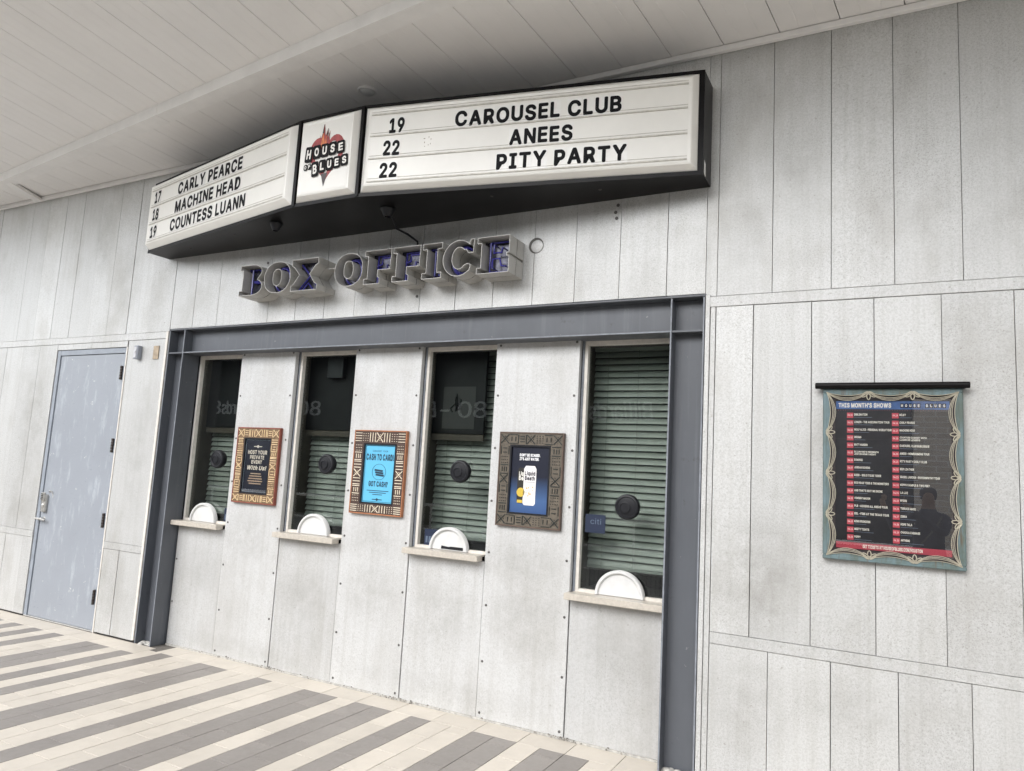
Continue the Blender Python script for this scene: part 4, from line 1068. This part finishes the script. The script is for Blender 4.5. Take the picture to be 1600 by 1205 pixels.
def swags(a, b, n_, nrm):
    a = Vector(a); b = Vector(b)
    for k in range(n_):
        p, q = a.lerp(b, k/n_), a.lerp(b, (k+1)/n_)
        ar = [Vector((x, z)) for x, y, z in arc_pts(p, q, .019, nrm)]; ob2 = [w_-Vector(nrm)*((w_-p).dot(Vector(nrm))+.006) for w_ in ar]
        for j in range(len(ar)-1):
            fld.hexa([(ar[j].x, -.0225, ar[j].y), (ar[j+1].x, -.0225, ar[j+1].y), (ob2[j+1].x, -.0225, ob2[j+1].y), (ob2[j].x, -.0225, ob2[j].y), (ar[j].x, -.0385, ar[j].y), (ar[j+1].x, -.0385, ar[j+1].y), (ob2[j+1].x, -.0385, ob2[j+1].y), (ob2[j].x, -.0385, ob2[j].y)])
        for sg in (.044, .037, .030, .019): 
            pts = arc_pts(p, q, sg, nrm); scw.tube([(x, -.0425 if sg < .03 else -.040, z) for x, y, z in pts], .0016, 5)
    for k in range(1, n_):
        p = a.lerp(b, k/n_); nv = Vector(nrm); tv = Vector((nv.y, -nv.x))
        for an in (-50, 0, 50):
            d = nv*math.cos(R(an))+tv*math.sin(R(an)); c = p+d*.020; e = Vector((-d.y, d.x))
            scw.tube([(lambda w_: (w_.x, -.043, w_.y))(c+d*.020*math.cos(t_)+e*.0085*math.sin(t_)) for t_ in [2*math.pi*j/12 for j in range(12)]],   .0024, 5, closed=True)
cx0, cx1, cz0, cz1 = px0+.018, px1-.018, pz0+.018, pz1-.018
swags((cx0, cz1), (cx1, cz1), 3, (0, -1)); swags((cx1, cz0), (cx0, cz0), 3, (0, 1)); swags((cx0, cz0), (cx0, cz1), 4, (1, 0)); swags((cx1, cz1), (cx1, cz0), 4, (-1, 0))
fld.build('scalloped_border', M['teal'], ps)
o = scw.build('scrollwork', plain('pale brass scroll', (.40, .37, .29), .4, .2, .15, 50, .05), ps); o['kind'] = 'stuff'
pr_ = bx('print', plain('black print', (.010, .010, .013), .4, 0, .5, 12, 0), ps, ix0, ix1, -.0255, -.0222, iz0, iz1)
yp = -.0262
tb = bx('header_band', plain('blue header', (.04, .10, .26), .45, 0, .35, 18, 0), pr_, ix0+.002, ix1-.002, yp, -.0256, 2.030, 2.072)
bx('footer_band', flat('red footer', (.34, .04, .06), .45), pr_, ix0+.002, ix1-.002, yp, -.0256, 1.315, 1.346)
tx = MB(); yt = yp-.0004
put_text(tx, "THIS MONTH'S SHOWS", (ix0+.014, yt, 2.038), X3, Z3, .024, .245, off=.05)
put_text(tx, 'GET TICKETS AT HOUSEOFBLUES.COM/HOUSTON', (.004, yt, 1.322), X3, Z3, .017, .265, align='c', off=.05)
LEFT = ['EMBLEMATION', 'LINKIN - THE ASSIGNATION TOUR', 'WOLF ALICE - PERSONAL WORLD TOUR', 'ENIGMA', 'MATT HANSEN', ("ELIJAH MC'S PRESENTS", 'JUSTIN HENRY NIGHT'), 'DOMINIK', 'JORDAN ROGERS', 'RZED - SOLO TOUR TIGER', 'BIG HEAD TODD & THE MONSTERS', "AND THAT'S WHY WE DRINK", 'VINCENT MASON', 'PLB - ACCESS ALL AREAS TOUR', 'EDL - FIRE AT THE TEXAS TOUR', 'KING PRINCESS', 'MISTY TIGHTS', 'POPPY']
RIGHT = ['MILKY', 'CARLY PEARCE', 'MACHINE HEAD', ('COUNTESS CABARET WITH', 'LUANN DE LESSEPS'), 'CAROUSEL CLUB BURLESQUE', 'ANEES - HOMECOMING TOUR', 'PITY PARTY EARLY CLUB', 'RED LEATHER', 'ISABEL LAROSA - PSYCHOPATHY TOUR', 'HIPPO CAMPUS & TWO FEET', 'LA LUZ', 'MYSON', 'TERRACE MARK', 'ZEBRA', 'HOPE TALA', 'CHAOS & CARNAGE', 'ANTHEMS']
rb = MB(); sub = MB(); dt = MB()
for col, (names, xb, n_, d0) in enumerate(((LEFT, ix0+.054, 17, 1), (RIGHT, ix0+.262, 17, 16))):
    for k, nm in enumerate(names):
        z = 1.998-k*.0391
        rb.box(xb, xb+.030, yp, -.0256, z-.014, z+.013)
        put_text(dt, '04.%02d' % (d0+k*14//16), (xb+.015, yt, z-.004), X3, Z3, .010, .024, align='c', off=.05)
        for r_, q in enumerate(nm if isinstance(nm, tuple) else (nm,)):
            hgt = .0115 if not isinstance(nm, tuple) else .009
            put_text(tx, q, (xb+.034, yt, z-.002-(.012*r_)+(.004 if isinstance(nm, tuple) else 0)), X3, Z3, hgt, min(.0056*len(q), .172), off=.05)
        if not isinstance(nm, tuple): sub.box(xb+.034, xb+.034+random.uniform(.05, .10), yt-.0002, yt, z-.0115, z-.0095)
o = rb.build('date_boxes', flat('red date box', (.46, .055, .08), .45), pr_); o['kind'] = 'stuff'
tx.build('print_text', flat('poster white', (.70, .68, .60), .5), pr_)
dt.build('date_text', flat('date text', (.75, .5, .48), .5), pr_); sub.build('sub_lines', flat('blue grey line', (.13, .16, .22), .5), pr_)
lgx = ix0+.300
lg = MB(); lw = MB()
for k, ch in enumerate('HOUSE'): lg.box(lgx+k*.0185, lgx+k*.0185+.0155, yt-.0006, yt, 2.038, 2.060); put_text(lw, ch, (lgx+k*.0185+.00775, yt-.0010, 2.042), X3, Z3, .014, .0085, align='c')
for k, ch in enumerate('BLUES'): lg.box(lgx+.110+k*.0185, lgx+.110+k*.0185+.0155, yt-.0006, yt, 2.038, 2.060); put_text(lw, ch, (lgx+.110+k*.0185+.00775, yt-.0010, 2.042), X3, Z3, .014, .0085, align='c')
lg.build('logo_tiles', M['ink'], tb); lw.build('logo_letters', flat('logo tile white', (.7, .7, .68), .5), tb)
o = MB()
for k in range(44): o.box(ix0+.012+k*.0114, ix0+.0145+k*.0114, yt-.0002, yt, 2.0225, 2.0250)
o.build('dotted_line', flat('dot red', (.30, .10, .12), .5), pr_)
bx('glazing', M['poster_glass'], ps, ix0-.004, ix1+.004, -.0320, -.0300, iz0-.004, iz1+.004)

# ================================================================== BEHIND THE PHOTOGRAPHER (seen mirrored in the glass)
rl = thing('guard_railing', 'pale tubular guard railing reflected low in the ticket window glass', 'railing', (-6, -4.70, 0))
for z, r_ in ((1.060, .021), (.70, .015), (.40, .010), (.12, .015)):
    mb = MB(); mb.tube([(-22, -4.70, z), (3.0, -4.70, z)], r_, 10); mb.build('rail', M['railing'], rl)
x = -2.99-1.6*11
while x < 3.2:
    mb = MB(); mb.tube([(x, -4.70, 0), (x, -4.70, 1.05)], .016, 10); mb.lathe((x, -4.70, 0), (0, 0, 1), [(.05, 0), (.05, .008), (.02, .012)], 14); mb.build('post', M['railing'], rl); x += 1.6
mb = MB(); x = -22
while x < 3.0: mb.tube([(x, -4.70, .13), (x, -4.70, .395)], .003, 4, caps=False); x += .06
o = mb.build('mesh_wires', M['black_plastic'], rl); o['kind'] = 'stuff'
ob_ = thing('opposite_storefront', 'dark storefront across the plaza with mirrored lettering reflected in the windows', 'building', (-18, -16, 0))
mb = MB(); mb.box(-46, .40, -22, -13.1, 0, 5.4); mb.build('wall', M['opp_dark'], ob_)
bx('fascia_band', plain('fascia grey', (.016, .016, .017), .6, 0, .2, 4, 0, .08), ob_, -46, .36, -13.09, -12.98, 2.75, 3.95)
mb = MB()
for k in range(15):
    x = -44+k*3.0; mb.box(x, x+2.6, -13.09, -13.04, .5, 2.6)
o = mb.build('shop_glass', plain('dark shop glass', (.01, .012, .013), .2, 0, .2, 4, 0, .2), ob_)
for s_, xr_, w_ in (('Billiards', -5.25, 1.70), ('80', -10.05, .95), ('-', -11.3, .30), ('Billiards', -11.75, 1.70), ('80', -16.2, .95), ('Billiards', -19.0, 1.7), ('80', -20.8, .9)):
    mb = MB(); put_text(mb, s_, (xr_, -12.975, 3.12), (-1, 0, 0), Z3, .46, w_, off=0.0, shear=.18 if s_[0] == 'B' else 0)
    n0 = len(mb.v); V0 = list(mb.v); F0 = list(mb.f); mb.add([(x, y+.04, z) for x, y, z in V0], F0)
    mb.build('sign_lettering', M['opp_letter'], ob_)
bb = thing('brick_building', 'tan brick building across the plaza reflected in the poster glass', 'building', (5, -13, 0))
bx('wall', M['brick'], bb, .42, 12, -20, -12.4, 0, 6.5)
bx('coping', M['concrete'], bb, .36, 12.06, -20.06, -12.34, 6.5, 6.7)

# ================================================================== THE PHOTOGRAPHER (mirrored in the poster glass)
def skin_mesh(name, chains, mat, parent):
    me = bpy.data.meshes.new(name); V = []; E = []; rad = []; roots = []
    for pts, links, root in chains:
        o = len(V); roots.append(o+root)
        for p, r_ in pts: V.append(p); rad.append(r_)
        E += [(a+o, b+o) for a, b in links]
    me.from_pydata(V, E, []); o = bpy.data.objects.new(name, me); C.objects.link(o); o.parent = parent
    o.modifiers.new('skin', 'SKIN').use_smooth_shade = True
    sv = me.skin_vertices[0].data
    for k, r_ in enumerate(rad): sv[k].radius = r_ if isinstance(r_, tuple) else (r_, r_)
    for k in roots: sv[k].use_root = True
    o.modifiers.new('sub', 'SUBSURF').levels = 1; o.modifiers['sub'].render_levels = 2
    me.materials.append(mat); return o
def person_mat():
    m, n, b = new_mat('dark clothes and skin'); t = n.nodes.new('ShaderNodeTexCoord'); s2 = n.nodes.new('ShaderNodeSeparateXYZ'); L(n, t.outputs['Object'], s2.inputs[0])
    r_ = n.nodes.new('ShaderNodeValToRGB'); r_.color_ramp.interpolation = 'CONSTANT'; e = r_.color_ramp.elements
    e[0].position = 0; e[0].color = (.03, .025, .02, 1); e[1].position = .045; e[1].color = (.03, .04, .07, 1)
    for p_, c in ((.47, (.018, .025, .05, 1)), (.735, (.30, .18, .12, 1))): q = e.new(p_); q.color = c
    L(n, mth(n, 'DIVIDE', s2.outputs[2], 2.0), r_.inputs[0]); L(n, r_.outputs[0], b.inputs['Base Color']); b.inputs['Roughness'].default_value = .75; return m
pe = thing('person', 'photographer in dark shirt with a shoulder strap, mirrored in the poster glass', 'person', (.34, -4.52, 0))
B = [((0, 0, .94), (.155, .115)), ((0, 0, 1.10), (.145, .105)), ((0, 0, 1.26), (.165, .115)), ((0, 0, 1.38), (.13, .09)), ((0, .01, 1.46), (.06, .06)), ((0, .03, 1.53), (.058, .068)), ((0, .04, 1.60), (.076, .095)), ((0, .035, 1.655), (.062, .08)),
     ((-.17, 0, 1.385), (.06, .06)), ((-.30, .11, 1.22), (.045, .045)), ((-.412, .255, 1.505), (.028, .026)), ((-.420, .290, 1.555), (.030, .020)),
     ((.17, 0, 1.385), (.06, .06)), ((.12, .20, 1.23), (.045, .045)), ((-.215, .262, 1.505), (.028, .026)), ((-.222, .290, 1.555), (.030, .020)),
     ((-.10, 0, .84), (.095, .10)), ((-.11, .02, .50), (.06, .065)), ((-.12, 0, .10), (.042, .045)), ((-.13, .12, .045), (.04, .035)),
     ((.10, 0, .84), (.095, .10)), ((.11, .02, .50), (.06, .065)), ((.12, 0, .10), (.042, .045)), ((.13, .12, .045), (.04, .035)), ((0, .118, 1.59), (.018, .02))]
BE = [(0, 1), (1, 2), (2, 3), (3, 4), (4, 5), (5, 6), (6, 7), (3, 8), (8, 9), (9, 10), (10, 11), (3, 12), (12, 13), (13, 14), (14, 15), (0, 16), (16, 17), (17, 18), (18, 19), (0, 20), (20, 21), (21, 22), (22, 23), (6, 24)]
ch = [(B, BE, 0)]
for sx, wx in ((1, -.420), (-1, -.222)):
    for j, ln in enumerate((.055, .065, .062, .05)):
        b0 = Vector((wx-sx*.004, .284-.006*j, 1.560+.011*j-.008)); d = Vector((sx*.5, -.55+.04*j, .22)).normalized()
        ch.append(([(b0, .0085), (b0+d*ln*.45, .008), (b0+d*ln*.45+Vector((sx*.85, -.1, .05)).normalized()*ln*.5, .0065)], [(0, 1), (1, 2)], 0))
    b0 = Vector((wx, .285, 1.548)); ch.append(([(b0, .0095), (b0+Vector((sx*.02, -.022, .004)), .009), (b0+Vector((sx*.045, -.026, .012)), .0075)], [(0, 1), (1, 2)], 0))
skin_mesh('body', ch, person_mat(), pe)
hr = MB(); hr.lathe((.34, -4.52+.018, 1.622), (0, 0, 1), [(.072, -.05), (.080, 0), (.078, .03), (.064, .06), (.035, .076), (.006, .080)], 20); hr.build('hair', plain('dark hair', (.015, .012, .01), .6), pe)
st = MB(); st.tube([(.34+.115, -4.52+.075, 1.41), (.34+.06, -4.52+.135, 1.30), (.34-.06, -4.52+.142, 1.14), (.34-.15, -4.52+.08, .98)], .009, 6); st.build('bag_strap', plain('strap', (.10, .09, .08), .7), pe)
ph = thing('phone', 'dark smartphone held up by the photographer', 'phone', tuple(CAM-fwd*.03))
mb = MB(); o_ = CAM-fwd*.008+rgt*.045-upv*.020
p = [o_+rgt*a+upv*b for a, b in ((-.075, -.036), (.075, -.036), (.075, .036), (-.075, .036))]
mb.hexa([q-fwd*.009 for q in p]+p); mb.build('case', M['black_plastic'], ph)
